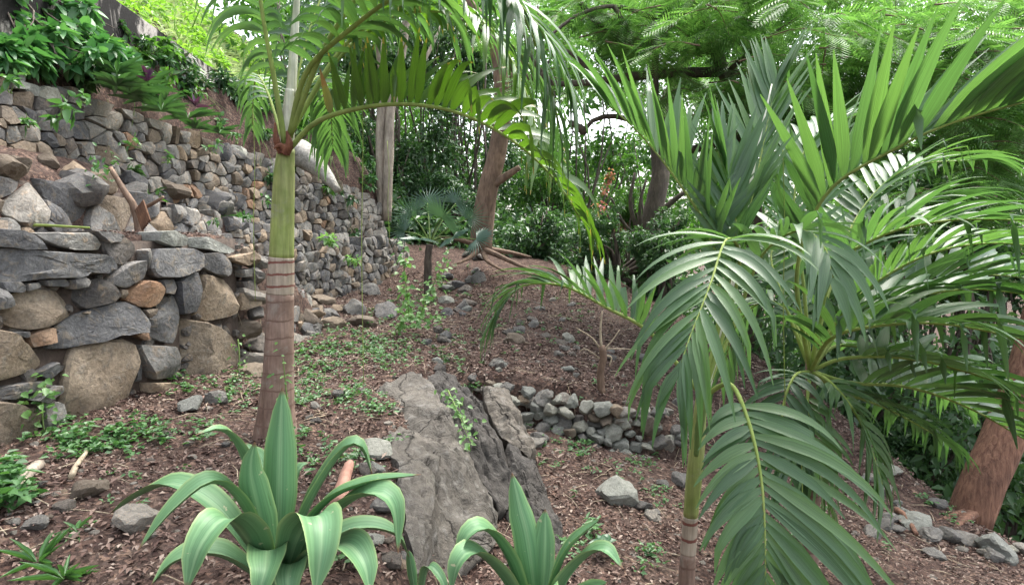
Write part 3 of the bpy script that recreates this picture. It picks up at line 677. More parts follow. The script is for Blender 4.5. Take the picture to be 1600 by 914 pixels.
# --- shrubs and trees of the woodland behind
def bg_bush(px, py, rx, ry, d, n, L, m, label, seed, name='forest_shrub', cat='shrub', group='shrubs of the wood behind', stem_m=None):
    c = at(px, py, d); k = d/FPX; rs = np.random.default_rng(seed)
    base = np.array([c[0], c[1], float(ground_z(c[0], c[1]))])
    cl = []
    for q in range(5):
        o = rs.normal(0, .45, 3)*[rx*k, rx*k*.8, ry*k]
        cl.append((c+o, np.array([rx*k*.62, rx*k*.55, ry*k*.62]), n//5))
    for q in range(2):
        cl.append((np.array([c[0]+rs.normal(0, .4)*rx*k, c[1], base[2]*.75+c[2]*.25]), np.array([rx*k*.7, rx*k*.5, max(.25, (c[2]-base[2])*.4)]), n//6))
    return bush(name, label, cat, base, cl, L, L*.5, m, seed, group, stem_r=.05, stem_m=stem_m)
B = bg_bush; n_ = [100]
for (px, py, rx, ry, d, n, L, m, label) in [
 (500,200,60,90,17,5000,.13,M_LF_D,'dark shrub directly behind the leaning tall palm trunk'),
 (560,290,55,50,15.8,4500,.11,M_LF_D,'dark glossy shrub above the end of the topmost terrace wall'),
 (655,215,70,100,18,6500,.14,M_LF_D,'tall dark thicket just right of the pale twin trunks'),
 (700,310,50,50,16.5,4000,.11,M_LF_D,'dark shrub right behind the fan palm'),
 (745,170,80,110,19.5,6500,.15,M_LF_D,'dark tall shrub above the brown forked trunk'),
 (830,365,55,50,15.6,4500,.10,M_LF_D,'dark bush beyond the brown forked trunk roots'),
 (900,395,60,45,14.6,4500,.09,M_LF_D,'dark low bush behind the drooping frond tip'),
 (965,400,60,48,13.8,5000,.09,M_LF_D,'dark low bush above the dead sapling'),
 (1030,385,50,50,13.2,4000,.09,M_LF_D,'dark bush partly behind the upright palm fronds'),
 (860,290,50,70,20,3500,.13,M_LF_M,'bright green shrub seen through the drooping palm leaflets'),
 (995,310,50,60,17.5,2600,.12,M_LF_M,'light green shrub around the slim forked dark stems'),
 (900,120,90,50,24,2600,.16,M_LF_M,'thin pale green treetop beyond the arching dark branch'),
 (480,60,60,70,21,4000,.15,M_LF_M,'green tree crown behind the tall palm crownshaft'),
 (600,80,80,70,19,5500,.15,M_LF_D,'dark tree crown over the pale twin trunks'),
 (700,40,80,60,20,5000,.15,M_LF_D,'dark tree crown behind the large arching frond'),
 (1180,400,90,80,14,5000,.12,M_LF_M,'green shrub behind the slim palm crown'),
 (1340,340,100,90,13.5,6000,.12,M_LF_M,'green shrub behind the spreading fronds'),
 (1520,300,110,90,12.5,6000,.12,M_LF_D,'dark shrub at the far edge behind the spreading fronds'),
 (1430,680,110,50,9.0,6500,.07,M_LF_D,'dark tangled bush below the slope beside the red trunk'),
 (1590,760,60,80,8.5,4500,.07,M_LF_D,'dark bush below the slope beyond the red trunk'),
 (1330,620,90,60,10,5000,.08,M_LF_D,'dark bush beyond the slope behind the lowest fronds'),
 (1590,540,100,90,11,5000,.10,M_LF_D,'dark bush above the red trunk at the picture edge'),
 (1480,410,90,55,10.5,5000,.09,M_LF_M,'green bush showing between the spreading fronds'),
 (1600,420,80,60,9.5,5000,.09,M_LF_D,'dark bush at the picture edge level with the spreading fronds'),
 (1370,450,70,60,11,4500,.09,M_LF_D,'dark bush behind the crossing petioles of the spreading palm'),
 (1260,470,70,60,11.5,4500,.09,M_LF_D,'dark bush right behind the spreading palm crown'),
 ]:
    n_[0] += 1; B(px, py, rx, ry, d, n, L, m, label, n_[0])

# --- far wood: one mass
a = Acc(); rs = np.random.default_rng(5)
for k in range(600):
    y = rs.uniform(24, 46); px = rs.uniform(380, 1800)
    hgt = 250-90*np.sin(px*.009)+rs.uniform(-60, 40)
    py = rs.uniform(-60, 400) if px < 800 or px > 1050 else (rs.uniform(225, 400) if rs.random() < .6 else rs.uniform(-60, 150))
    c = at(px, py, y); V, F = clump_leaves(c, np.array([1.3, 1.0, 1.1])*rs.uniform(.7, 1.4), 190, rs, .32, .17, False, .2); a.add(V, [F])
tag(obj('far_wood', a.mesh('far_wood', False), M_LF_M), 'hazy green mass of the far wood', 'wood', None, 'stuff')

# --- trunks
def trunk(root, pts, r0, r1, m, sides=12, rough=.12, name='trunk', n=22, seed=0):
    P = spline([np.asarray(p) for p in pts], n)-np.array(root.location)
    return tube(name, P, np.linspace(r0, r1, n), m, root, sides, rough, seed)
t = empty('forest_tree', gp(at(601,330,14.3)[0], 14.3), 'tree with twin pale grey trunks rising behind the fan palm', 'tree')
trunk(t, [at(598,345,14.3),at(594,230,14.3),at(598,120,14.3),at(585,30,14.4),at(575,-120,14.6)], .11, .08, M_WOOD_P, seed=1)
trunk(t, [at(604,345,14.25),at(608,240,14.2),at(612,160,14.3),at(632,60,14.4),at(640,-60,14.6)], .12, .08, M_WOOD_P, seed=2)
trunk(t, [at(612,165,14.3),at(660,100,14.6),at(690,40,15)], .06, .03, M_WOOD_P, name='branch', seed=3)
b_ = Acc(); rs = np.random.default_rng(12)
for k in range(26):
    c = at(rs.uniform(480, 760), rs.uniform(-140, 40), rs.uniform(13, 16.5)); V, F = clump_leaves(c-np.array(t.location), np.array([.6, .6, .45]), 260, rs, .11, .05); b_.add(V, [F])
obj('crown', b_.mesh('crown', False), M_LF_D, t)
t = empty('forest_tree', at(757,385,13.2), 'brown forked tree with spreading bare roots right of the fan palm', 'tree')
trunk(t, [at(752,395,13.2),at(756,340,13.2),at(765,290,13.2),at(778,235,13.2),at(786,160,13.3),at(770,60,13.4),at(720,-10,13.6)], .23, .09, M_WOOD_B, seed=4)
trunk(t, [at(766,292,13.15),at(790,276,13.0),at(812,262,12.9)], .10, .05, M_WOOD_B, name='branch', n=8, seed=5)
trunk(t, [at(779,160,13.3),at(820,90,13.2),at(850,20,13)], .10, .06, M_WOOD_B, name='branch', n=10, seed=6)
for k, q in enumerate([[(750,385),(715,374),(685,370)],[(752,388),(780,400),(812,415),(840,425)],[(755,388),(800,395),(830,402)],[(748,390),(735,402),(715,412)],[(754,390),(762,408),(790,425)]]):
    trunk(t, [at(x, y, 13.1-.35*i) if k != 2 else at(x, y, 13.2-.1*i) for i, (x, y) in enumerate(q)], .065, .02, M_WOOD_B, name='root', n=10, seed=20+k)
t = empty('forest_tree', at(1012,390,15.5), 'dark trunked tree leaning behind the slim forked stems', 'tree')
trunk(t, [at(1008,400,15.5),at(1018,340,15.5),at(1032,270,15.5),at(1028,200,15.5),at(1060,120,15),at(1090,40,14.5)], .26, .12, M_WOOD_D, seed=7)
trunk(t, [at(1012,350,15.5),at(1045,320,15.2),at(1070,300,15)], .10, .05, M_WOOD_D, name='branch', n=8, seed=8)
trunk(t, [at(1000,370,15.4),at(985,320,15.3),at(992,270,15.3)], .06, .03, M_WOOD_D, name='branch', n=10, seed=9)
trunk(t, [at(1002,370,15.4),at(1000,320,15.2),at(1010,280,15.2)], .05, .025, M_WOOD_D, name='branch', n=10, seed=10)
trunk(t, [at(1000,372,15.4),at(975,350,15.0),at(955,310,14.8)], .05, .025, M_WOOD_D, name='branch', n=10, seed=11)
# red trunk on the slope edge
bx = at(1522,800,6.2); t = empty('forest_tree', (bx[0], bx[1], bx[2]), 'leaning red brown tree trunk on the slope edge', 'tree')
trunk(t, [at(1512,815,6.2),at(1536,750,6.2),at(1572,670,6.25),at(1612,560,6.3),at(1650,400,6.4),at(1690,200,6.6)], .20, .15, M_WOOD_R, 18, .06, seed=30, n=30)
for k in range(2): trunk(t, [at(1515+k*6,800,6.15-.05*k),at(1470+k*25,815+k*7,5.9-.1*k),at(1430+k*40,838+k*10,5.7-.1*k)], .06, .02, M_WOOD_R, 8, .2, 'root', 8, 31+k)

# --- feathery tree: branches and fern-like leaves hanging over the right half
def sprays(P, D, N, L, rs, pairs=12):
    """bipinnate leaves: a fine rachis and pairs of narrow pinnae"""
    n = len(P); D = unit(D); N = unit(N-D*np.sum(N*D, -1, keepdims=True)); A = np.cross(D, N); L = L[:, None]
    Vs = []; W = .0035
    G = np.array([0, 0, -1.])
    def strip(p, q, w, ax): Vs.append(np.stack([p-ax*w*.6, p+(q-p)*.4+ax*w, q, p+(q-p)*.4-ax*w], 1))
    for k in range(pairs):
        t = (k+.6)/pairs; b = P+D*L*t+G*L*.22*t*t; pl = L*.36*np.sin(math.pi*(.15+.78*t))**.8
        for s in (-1, 1):
            tip = b+(A*s*.86+D*.42)*pl+G*pl*.18
            strip(b, tip, L*.026, D)
    V = np.stack(Vs, 1).reshape(-1, 3); F = np.arange(len(V)).reshape(-1, 4); return V, F
def feathery(root, boxes, seed, m=None, L=.42):
    rs = np.random.default_rng(seed); org = np.array(root.location); a = Acc(); w = Acc()
    for (x0, x1, y0, y1, d0, d1, n) in boxes:
        for k in range(n):
            p = at(rs.uniform(x0, x1), rs.uniform(y0, y1), rs.uniform(d0, d1))-org
            az = rs.uniform(0, 6.28); e = np.array([math.cos(az), math.sin(az)*.8, rs.uniform(-.3, .15)])*rs.uniform(.5, 1.0)
            P = spline([p, p+e*.5+[0, 0, .05], p+e+[0, 0, -.1]], 9); w.tube(P, np.linspace(.011, .003, 9), 4, .1)
            T = unit(np.gradient(P, axis=0)); q = np.repeat(np.arange(1, 9), 2); q = np.concatenate([q, [8, 8]])
            side = np.tile([1, -1], len(q)//2)[:, None]
            H = unit(np.cross(T[q], [0, 0, 1.])); D = unit(T[q]*.55+H*side+rs.normal(0, .22, (len(q), 3))+[0, 0, -.1])
            N = unit(np.array([0, 0, 1.])+rs.normal(0, .3, (len(q), 3)))
            V, F = sprays(P[q], D, N, L*rs.uniform(.7, 1.15, len(q)), rs); a.add(V, [F])
    obj('crown', a.mesh('crown', False), m or M_FEA, root); tag(obj('twigs', w.mesh('twigs'), M_WOOD_B, root), kind='stuff')
t = empty('feathery_tree', gp(4.3, 11.2), 'wide fern leaved tree spreading its branches over the fronds', 'tree')
trunk(t, [gp(4.3, 11.2, -.2),at(1180,330,11),at(1165,200,10.4),at(1130,110,10),at(1100,30,9.8),at(1060,-80,9.6)], .15, .07, M_WOOD_D, seed=40)
BR = [[(1165,210,10.4),(1060,235,10.6),(985,188,10.4),(935,184,10.2),(912,205,10.1)],[(1130,112,10),(1040,115,9.8),(980,120,9.8),(930,128,9.6),(860,130,9.4),(800,110,9.2)],
 [(1120,80,10),(1020,70,9.8),(960,60,9.8),(910,10,9.6),(880,-40,9.4)],[(912,205,10.1),(905,200,10),(890,190,10)],[(1024,60,10.2),(1060,20,9.6),(1150,5,9),(1300,-20,8.6)],[(1022,40,9.8),(1024,110,9.7),(1026,150,9.7)],[(1135,118,10),(1180,114,9.7),(1230,130,9.2)],
 [(1024,30,10),(960,10,9.5),(900,25,9.2),(850,60,9),(840,10,9)],[(960,10,9.5),(985,50,9.4),(1010,62,9.3),(1080,50,9.2)],[(1140,110,9.7),(1200,60,9.2),(1260,20,8.8)],[(1230,130,9.2),(1290,175,8.8),(1340,260,8.6)],
 [(800,110,9.2),(780,70,9.1),(740,40,9),(690,20,9)],[(860,130,9.4),(830,90,9.2),(815,30,9)],[(930,128,9.6),(900,90,9.4),(870,80,9.3),(845,120,9.2)]]
for k, q in enumerate(BR): trunk(t, [at(*p) for p in q], .075 if k < 7 else .04, .03 if k < 7 else .015, M_WOOD_D, 8, .15, 'branch', 14, 41+k)
feathery(t, [(1080,1330,-40,150,7.5,11,95),(1300,1640,-40,200,7.5,11,125),(1120,1400,110,250,8.5,11.5,70),(900,1100,-40,70,9,12,44),(820,1080,-40,150,10,13,70),(1420,1640,160,320,8,11,50)], 50)

# --- hillside grass beyond the parapet
a = Acc(); rs = np.random.default_rng(9); n = 60000
px, py = rs.uniform(120, 520, n), rs.uniform(-60, 240, n)
P = np.column_stack([rs.uniform(-30, -7.0, n), rs.uniform(8, 34, n), np.zeros(n)]); P[:, 2] = ground_z(P[:, 0], P[:, 1])
D = unit(rnd_dirs(n, rs)*.8+[0.25, -.1, .8]); s = rs.uniform(.5, 1.3, n)
V, F = leaf_arrays(P, D, rnd_dirs(n, rs)+[.4, -.4, .3], (.25+.35*np.abs(vnoise(P[:, 0], P[:, 1], 1.6, 14)))*s, .06*s, .2, .3, False); a.add(V, [F])
hs_ = Acc()
for k in range(190):
    y = rs.uniform(9, 32); x = -7.2-rs.uniform(0, 1)**1.3*18; c = gp(x, y, .15); z_ = rs.uniform(.5, 1.5); V, F = clump_leaves(c, np.array([.5, .5, .32])*z_, 150, rs, .20, .085, False, .2); hs_.add(V, [F])
    if k % 6 == 0: hs_.tube(np.array([c, c+[rs.normal(0, .2), 0, .7], c+[rs.normal(0, .4), rs.normal(0, .3), 1.5]]), [.02, .015, .006], 5)
tag(obj('hillside_scrub', hs_.mesh('hillside_scrub', False), M_LF_B), 'loose bright scrub on the sunlit bank above the parapet', 'scrub', None, 'stuff')
tag(obj('hillside_grass', a.mesh('hillside_grass', False), M_HILL), 'sunlit bright green grass on the bank above the parapet', 'grass', None, 'stuff')

# --- concrete parapet
def concrete_mat():
    m, nt, b = new_mat('stained_concrete'); co, rnd = objcoord(nt)
    n1 = noise(nt, co, 1.6, 8, .7, .6); n2 = noise(nt, co, 30, 5, .6)
    c = mixc(nt, ramp_out(nt, n1, [(.50, (0, 0, 0)), (.60, (1, 1, 1))]), (.010, .0095, .009), (.26, .245, .225))
    c = mixc(nt, 1.0, c, ramp_out(nt, n2, [(.3, (.7, .7, .7)), (.7, (1.2, 1.2, 1.2))]), 'MULTIPLY')
    nt.links.new(c, b.inputs['Base Color']); b.inputs['Roughness'].default_value = .95; b.inputs['Specular IOR Level'].default_value = .1; bump(nt, n2, .5, .01, b); return m
A0, A1 = at(180, 0, 8.6), at(412, 166, 16)
A0[2] = A1[2] = 4.38
dirw = unit(A1-A0); nr_ = np.array([dirw[1], -dirw[0], 0]); V = []; nseg = 24; rs = np.random.default_rng(3)
for i in range(nseg+1):
    p = A0-dirw*3+(A1-A0+dirw*5)*i/nseg; j = rs.normal(0, .012, 4)
    for (o_, z) in ((0.0, -1.3), (0.0+j[0], -.02+j[1]), (-.02, j[1]), (-.2, j[2]), (-.2, -1.3)): V.append(p+nr_*o_+[0, 0, z])
V = np.array(V); k = np.arange(nseg)[:, None]*5; F = np.vstack([np.stack([k[:, 0]+q, k[:, 0]+5+q, k[:, 0]+6+q, k[:, 0]+1+q], -1) for q in range(4)])
cw = obj('parapet_wall', mesh_np('parapet_wall', V-A0, F, None, False), concrete_mat(), None, A0); tag(cw, 'black stained concrete parapet wall below the bright bank', 'wall', None, 'thing')

# ------------------------------------------------------------------ palms
M_PALM = leaf_mat('palm_leaflet', [(.045, .10, .043), (.07, .145, .063), (.085, .165, .075), (.105, .195, .075), (.058, .125, .055)], .36, .40, (1.4, 1.6, .65), .55, .32, (.24, .29, .09), island=False, tipstart=.955)
M_PALM_S = leaf_mat('palm_leaflet_spotted', [(.055, .115, .02), (.075, .15, .026), (.09, .18, .032)], .38, .33, (1.5, 1.7, .5), .55, .25, (.30, .24, .07), island=False, tipstart=.93)
M_PALM_Y = leaf_mat('palm_leaflet_yellowed', [(.22, .22, .05), (.30, .24, .08), (.16, .20, .05)], .35, .5, (1.3, 1.3, .6), .4, .3, (.25, .15, .07), island=False, tipstart=.6)
M_RACHIS = bark_mat('palm_rachis', (.17, .24, .05), (.26, .33, .09), .5, .3, .002)
M_RACH_D = bark_mat('palm_rachis_dark', (.09, .15, .04), (.15, .22, .06), .5, .3, .002)
def trunk_mat(name, ca, cb, ring, period, width, extra=None):
    m, nt, b = new_mat(name); tc = nt.nodes.new('ShaderNodeTexCoord')
    sx = nt.nodes.new('ShaderNodeSeparateXYZ'); nt.links.new(tc.outputs['Object'], sx.inputs[0])
    n1 = noise(nt, tc.outputs['Object'], 7, 5, .6); n2 = noise(nt, tc.outputs['Object'], 60, 4, .6)
    mp = nt.nodes.new('ShaderNodeMapping'); mp.inputs['Scale'].default_value = (1, 1, .08); nt.links.new(tc.outputs['Object'], mp.inputs[0])
    n3 = noise(nt, mp.outputs[0], 70, 4, .6)
    c = mixc(nt, ramp_out(nt, n1, [(.35, (0, 0, 0)), (.65, (1, 1, 1))]), ca, cb)
    c = mixc(nt, 1.0, c, ramp_out(nt, n3, [(.3, (.75, .75, .75)), (.7, (1.2, 1.2, 1.2))]), 'MULTIPLY')
    lp = noise(nt, tc.outputs['Object'], 5.5, 8, .7, .5)
    c = mixc(nt, ramp_out(nt, lp, [(.54, (0, 0, 0)), (.68, (.55, .55, .55))]), c, (.36, .35, .30))
    dk = noise(nt, mp.outputs[0], 9, 5, .6); c = mixc(nt, 1.0, c, ramp_out(nt, dk, [(.35, (.68, .66, .62)), (.55, (1, 1, 1))]), 'MULTIPLY')
    if ring:
        wz = nd(nt, 'ShaderNodeMath', operation='MULTIPLY_ADD'); wz.inputs[1].default_value = .055; nt.links.new(n1, wz.inputs[0]); nt.links.new(sx.outputs['Z'], wz.inputs[2])
        dv = nd(nt, 'ShaderNodeMath', operation='DIVIDE'); dv.inputs[1].default_value = period; nt.links.new(wz.outputs[0], dv.inputs[0])
        fr = nd(nt, 'ShaderNodeMath', operation='FRACT'); nt.links.new(dv.outputs[0], fr.inputs[0])
        f = ramp_out(nt, fr.outputs[0], [(0, (1, 1, 1)), (width, (1, 1, 1)), (width+.06, (0, 0, 0)), (.97, (0, 0, 0)), (1, (1, 1, 1))])
        c = mixc(nt, f, c, ring); bump(nt, f, -.6, .006, b)
    nt.links.new(c, b.inputs['Base Color']); b.inputs['Roughness'].default_value = .6 if not ring else .8; return m
M_CSHAFT = trunk_mat('crownshaft_green', (.24, .31, .075), (.36, .40, .15), None, 1, 0)
M_TRK_UP = trunk_mat('palm_trunk_pale', (.36, .29, .22), (.47, .40, .32), (.17, .06, .045), .085, .14)
M_TRK_LO = trunk_mat('palm_trunk_brown', (.17, .105, .078), (.29, .20, .155), (.145, .085, .062), .125, .04)
M_SHEATH = bark_mat('dead_sheath', (.10, .03, .02), (.24, .10, .05), 1.5)
M_SPEAR = trunk_mat('palm_spear', (.45, .48, .35), (.62, .62, .52), None, 1, 0)

def strip_mesh(P, N, Wd, fold, across=3):
    """ribbon along P with surface normals N, half width Wd, V fold"""
    n = len(P); T = unit(np.gradient(P, axis=0)); A = unit(np.cross(T, N)); Nn = np.cross(A, T)
    us = np.linspace(-1, 1, across); V = np.stack([P+A*(u*Wd)[:, None]+Nn*(abs(u)*fold*Wd)[:, None] for u in us], 1).reshape(-1, 3)
    i = np.arange(n-1)[:, None]*across; j = np.arange(across-1)[None]
    F = np.stack([i+j, i+j+1, i+across+j+1, i+across+j], -1).reshape(-1, 4)
    uv = np.stack([np.tile((us+1)/2, n), np.repeat(np.linspace(0, 1, n), across)], -1)
    return V, F, uv
def frond(root, pts, nl, Lmax, W=.021, lift=(.5, .2), droop=(.3, .5), ang=(70, 25), start=.25, seed=0, m=None, solo=True, r0=.013, kink=.3, upv=(0, 0, 1), sides=(1, -1), rm=None, asym=(1, 1)):
    rs = np.random.default_rng(seed); org = np.array(root.location)
    R = spline([at(*p) if isinstance(p, tuple) else p for p in pts], 60)-org; T = unit(np.gradient(R, axis=0))
    fr = tube('frond', R[::2], np.linspace(r0, r0*.22, 30), rm or M_RACHIS, root, 7, .05, seed)
    a = Acc(); ns = 9
    for si, side in enumerate(sides):
        for i in range(nl):
            t = start+(1-start)*(i+.5+rs.uniform(-.25, .25))/nl; u = (t-start)/(1-start)
            k = min(58, int(t*59)); p = R[k]+(R[k+1]-R[k])*(t*59-k); tt = T[k]
            U = unit(np.asarray(upv, float)-tt*np.dot(upv, tt)); S = np.cross(tt, U)*side
            lf = lift[0]+(lift[1]-lift[0])*u+rs.normal(0, .10); an = math.radians(ang[0]+(ang[1]-ang[0])*u+rs.normal(0, 4))
            o = S*math.cos(lf)+U*math.sin(lf); d = unit(tt*math.cos(an)+o*math.sin(an))
            if rs.random() < .03: continue
            L = (rs.uniform(.5, .8) if rs.random() < .07 else 1)*Lmax*asym[si]*max(.3, math.sin(math.pi*(.16+.64*u))**.75)*rs.uniform(.88, 1.06)
            dr = (droop[0]+(droop[1]-droop[0])*u)*rs.uniform(.6, 1.4); q = [p]; kk = rs.integers(4, 8) if rs.random() < kink else 99
            N = unit(U*math.cos(lf)-S*math.sin(lf))
            for s in range(ns-1):
                d = unit(d+np.array([0, 0, -1.])*dr*(.25+1.1*s/ns)*.5)
                if s == kk: d = unit(d*.35+np.array([0, 0, -1.]))
                q.append(q[-1]+d*L/(ns-1))
            q = np.array(q); sv = np.linspace(0, 1, ns); w = W*rs.uniform(.85, 1.12)*np.clip(np.minimum(.35+sv*3.0, 1), 0, 1)*(1-np.clip((sv-.32)/.68, 0, 1)**1.35*.93)
            Tq = unit(np.gradient(q, axis=0)); Nn = unit(N-Tq*(Tq @ N)[:, None])
            V, F, uv = strip_mesh(q, Nn, w, .38)
            if solo:
                obj('leaflet', mesh_np('leaflet', V-q[0], F, uv), M_PALM_Y if m is M_PALM_S and rs.random() < .03 else (m or M_PALM), fr, q[0])
            else: a.add(V, [F], uv)
    if not solo: tag(obj('leaflets', a.mesh('leaflets'), m or M_PALM, fr), kind='stuff')
    return fr
# --- tall palm
pb = at(430, 684, 4.5); pb[2] = float(ground_z(pb[0], pb[1])); PT = empty('palm_tree', pb, 'tall palm with ringed brown trunk standing on the upper terrace', 'palm tree')
def seg(root, name, pts, rad, m, sides=20, rough=.015, seed=0):
    P = spline([at(*p) if isinstance(p, tuple) else p for p in pts], 24)-np.array(root.location); return tube(name, P, np.interp(np.linspace(0, 1, 24), np.linspace(0, 1, len(rad)), rad), m, root, sides, rough, seed)
seg(PT, 'trunk', [pb-[0, 0, .08], (432,640,4.5), (436,560,4.5), (438,458,4.5)], [.165, .125, .105, .097, .092], M_TRK_LO)
seg(PT, 'trunk', [(438,459,4.5), (439,430,4.5), (440,402,4.5)], [.0925, .09, .086], M_TRK_UP)
seg(PT, 'crownshaft', [(440,403,4.5), (442,330,4.5), (445,260,4.5), (448,232,4.5)], [.083, .079, .075, .07, .055], M_CSHAFT)
seg(PT, 'crownshaft', [(448,240,4.5), (450,190,4.5), (455,140,4.5)], [.05, .046, .035], M_SPEAR)
seg(PT, 'spear_leaf', [(455,150,4.5), (460,60,4.5), (468,-60,4.45)], [.034, .026, .012], M_SPEAR)
for k, q in enumerate([[(440,238,4.44),(432,220,4.41),(430,192,4.4)],[(445,240,4.42),(452,225,4.4),(448,205,4.4)],[(446,238,4.43),(438,228,4.40),(428,232,4.38)]]): seg(PT, 'dead_sheath', q, [.03, .022, .006], M_SHEATH, 8, .2, k)
frond(PT, [(450,236,4.46),(500,188,4.35),(600,164,4.15),(700,172,4.0),(790,213,3.9),(862,275,3.85),(912,350,3.85)], 34, 0.54, 0.034, (1.42, .25), (0.0, .8), (86, 52), .17, 1, M_PALM_S, r0=.019, kink=.25)
frond(PT, [(452,215,4.46),(478,115,4.3),(545,48,4.1),(640,-15,3.9),(760,-25,3.7),(840,40,3.55),(890,130,3.5)], 34, 0.68, 0.027, (.3, 0), (.45, .8), (75, 30), .2, 2, r0=.022)
frond(PT, [(445,225,4.46),(428,120,4.42),(410,20,4.35),(396,-90,4.25),(384,-210,4.1)], 26, 0.66, 0.023, (.2, 0), (.7, .9), (70, 30), .3, 3, r0=.022, asym=(1, .35))
frond(PT, [(452,210,4.55),(530,90,4.7),(620,25,4.8),(720,25,4.9),(810,80,4.9),(850,150,4.9)], 32, 0.66, 0.026, (.3, 0), (.5, .9), (70, 30), .3, 4, r0=.018)
frond(PT, [(448,215,4.6),(475,150,4.9),(500,120,5.2),(515,160,5.5),(520,230,5.7)], 26, 0.5, 0.02, (.2, 0), (.5, .7), (70, 30), .3, 5, solo=False)
frond(PT, [(440,215,4.6),(420,150,4.9),(402,118,5.2),(396,150,5.4),(394,200,5.5)], 18, 0.28, 0.018, (.2, 0), (.5, .7), (70, 30), .3, 6, solo=False)
frond(PT, [(450,200,4.6),(480,60,4.9),(520,-40,5.2),(560,-60,5.5)], 26, 0.6, 0.022, (.2, 0), (.6, .7), (70, 30), .2, 7, solo=False)
# --- slim palm in front
pb = at(1070, 1010, 3.0); pb[2] = float(ground_z(pb[0], pb[1])); PR = empty('palm_tree', pb, 'slim young palm with green crownshaft in the right foreground', 'palm tree')
seg(PR, 'trunk', [pb-[0, 0, .05], (1072,930,3.0), (1075,862,3.0)], [.052, .042, .038], M_TRK_LO)
seg(PR, 'trunk', [(1075,864,3.0), (1077,835,3.0), (1079,806,3.0)], [.0385, .037, .036], M_TRK_UP)
seg(PR, 'crownshaft', [(1079,808,3.0), (1084,750,3.0), (1090,690,3.0), (1095,630,3.0), (1102,575,3.0)], [.035, .038, .036, .028, .018], M_CSHAFT)
seg(PR, 'dead_sheath', [(1087,712,2.975),(1092,670,2.972),(1099,620,2.97),(1101,590,2.975)], [.012, .020, .020, .006], M_RACH_D, 10, .2, 3)
C0 = (1098, 620, 3.0)
frond(PR, [C0,(1055,565,3.0),(1010,515,3.0),(950,482,3.05),(880,447,3.15),(815,448,3.2),(775,490,3.2)], 30, 0.4, 0.0165, (1.15, -.2), (.05, .5), (75, 22), .3, 11)
frond(PR, [C0,(1125,480,3.1),(1110,370,3.2),(1060,285,3.3),(1000,210,3.4),(945,160,3.45)], 24, 0.54, 0.024, (1.1, .6), (.05, .15), (62, 25), .42, 12, kink=.2)
frond(PR, [C0,(1140,490,3.05),(1156,400,2.98),(1135,375,2.75),(1108,450,2.5),(1075,535,2.38),(1060,585,2.33)], 21, 0.5, 0.0205, (.25, .1), (.35, .5), (72, 22), .46, 13, r0=.011, kink=.35)
frond(PR, [C0,(1150,430,3.3),(1180,290,3.5),(1200,190,3.7),(1212,130,3.8)], 22, 0.58, 0.022, (.7, .4), (.0, .1), (40, 15), .5, 14, kink=.08)
frond(PR, [C0,(1140,600,2.85),(1168,655,2.65),(1188,740,2.5),(1195,830,2.4),(1196,930,2.35)], 22, 0.74, 0.026, (.15, 0), (.3, .5), (80, 28), .3, 15, asym=(.5, 1), kink=.2)
frond(PR, [C0,(1130,480,3.1),(1150,380,3.15),(1142,300,3.25),(1120,230,3.3)], 20, 0.48, 0.024, (.8, .5), (.0, .1), (50, 20), .4, 16, kink=.15)
frond(PR, [C0,(1150,500,3.15),(1190,400,3.1),(1250,360,2.95),(1290,390,2.8),(1300,440,2.7)], 16, .42, 0.025500000000000002, (.3, .1), (.3, .6), (70, 25), .45, 17, solo=False)
seg(PR, 'spear_leaf', [(1105,610,3.02),(1150,420,3.25),(1178,260,3.45),(1206,132,3.6)], [.016, .012, .009, .004], M_SPEAR, 8)
# --- spreading palm behind it
pb = at(1268, 830, 4.0); pb = gp(pb[0], 4.0); PS = empty('palm_tree', pb, 'palm with long spreading fronds reaching past the right edge', 'palm tree')
seg(PS, 'trunk', [pb-[0, 0, .06], (1270,780,4.0), (1268,700,4.0)], [.06, .045, .04], M_TRK_LO)
seg(PS, 'crownshaft', [(1268,702,4.0), (1267,640,4.0), (1266,560,4.0)], [.036, .036, .028], M_TRK_LO)
C1 = (1266, 580, 4.0)
frond(PS, [C1,(1245,430,3.6),(1290,305,3.3),(1400,232,3.0),(1500,188,2.85),(1640,150,2.6)], 30, 0.68, 0.034, (1.15, .75), (.0, .1), (60, 28), .38, 21, r0=.017, kink=.1)
frond(PS, [C1,(1300,528,3.6),(1380,508,3.4),(1490,508,3.2),(1640,540,3.0)], 26, 0.58, 0.028, (.75, .2), (.25, .45), (62, 30), .18, 22, r0=.015, kink=.45)
frond(PS, [C1,(1300,430,3.7),(1370,372,3.5),(1480,345,3.3),(1640,345,3.1)], 28, 0.6, 0.024, (.6, .2), (.15, .4), (58, 26), .35, 23, r0=.015)
frond(PS, [C1,(1330,598,4.0),(1420,605,4.1),(1520,640,4.1),(1640,710,4.1)], 24, 0.68, 0.04, (.85, .4), (.1, .4), (72, 35), .2, 24, r0=.015)
frond(PS, [C1,(1300,440,4.3),(1345,330,4.6),(1420,262,4.8),(1530,250,5)], 24, 0.6, 0.026, (.5, .3), (.1, .35), (60, 28), .4, 25)
frond(PS, [C1,(1345,480,4.4),(1450,440,4.5),(1560,430,4.5),(1680,450,4.5)], 24, 0.62, 0.038, (.9, .5), (.1, .35), (70, 30), .25, 26, solo=False)
frond(PS, [C1,(1225,470,4.1),(1205,400,4.3),(1230,360,4.5),(1270,400,4.6)], 20, .5, 0.03, (.3, .2), (.3, .5), (65, 30), .35, 27, solo=False)
frond(PS, [C1,(1310,540,4.3),(1400,560,4.6),(1480,620,4.8)], 20, .5, 0.03, (.3, .2), (.3, .5), (65, 30), .25, 28, solo=False)

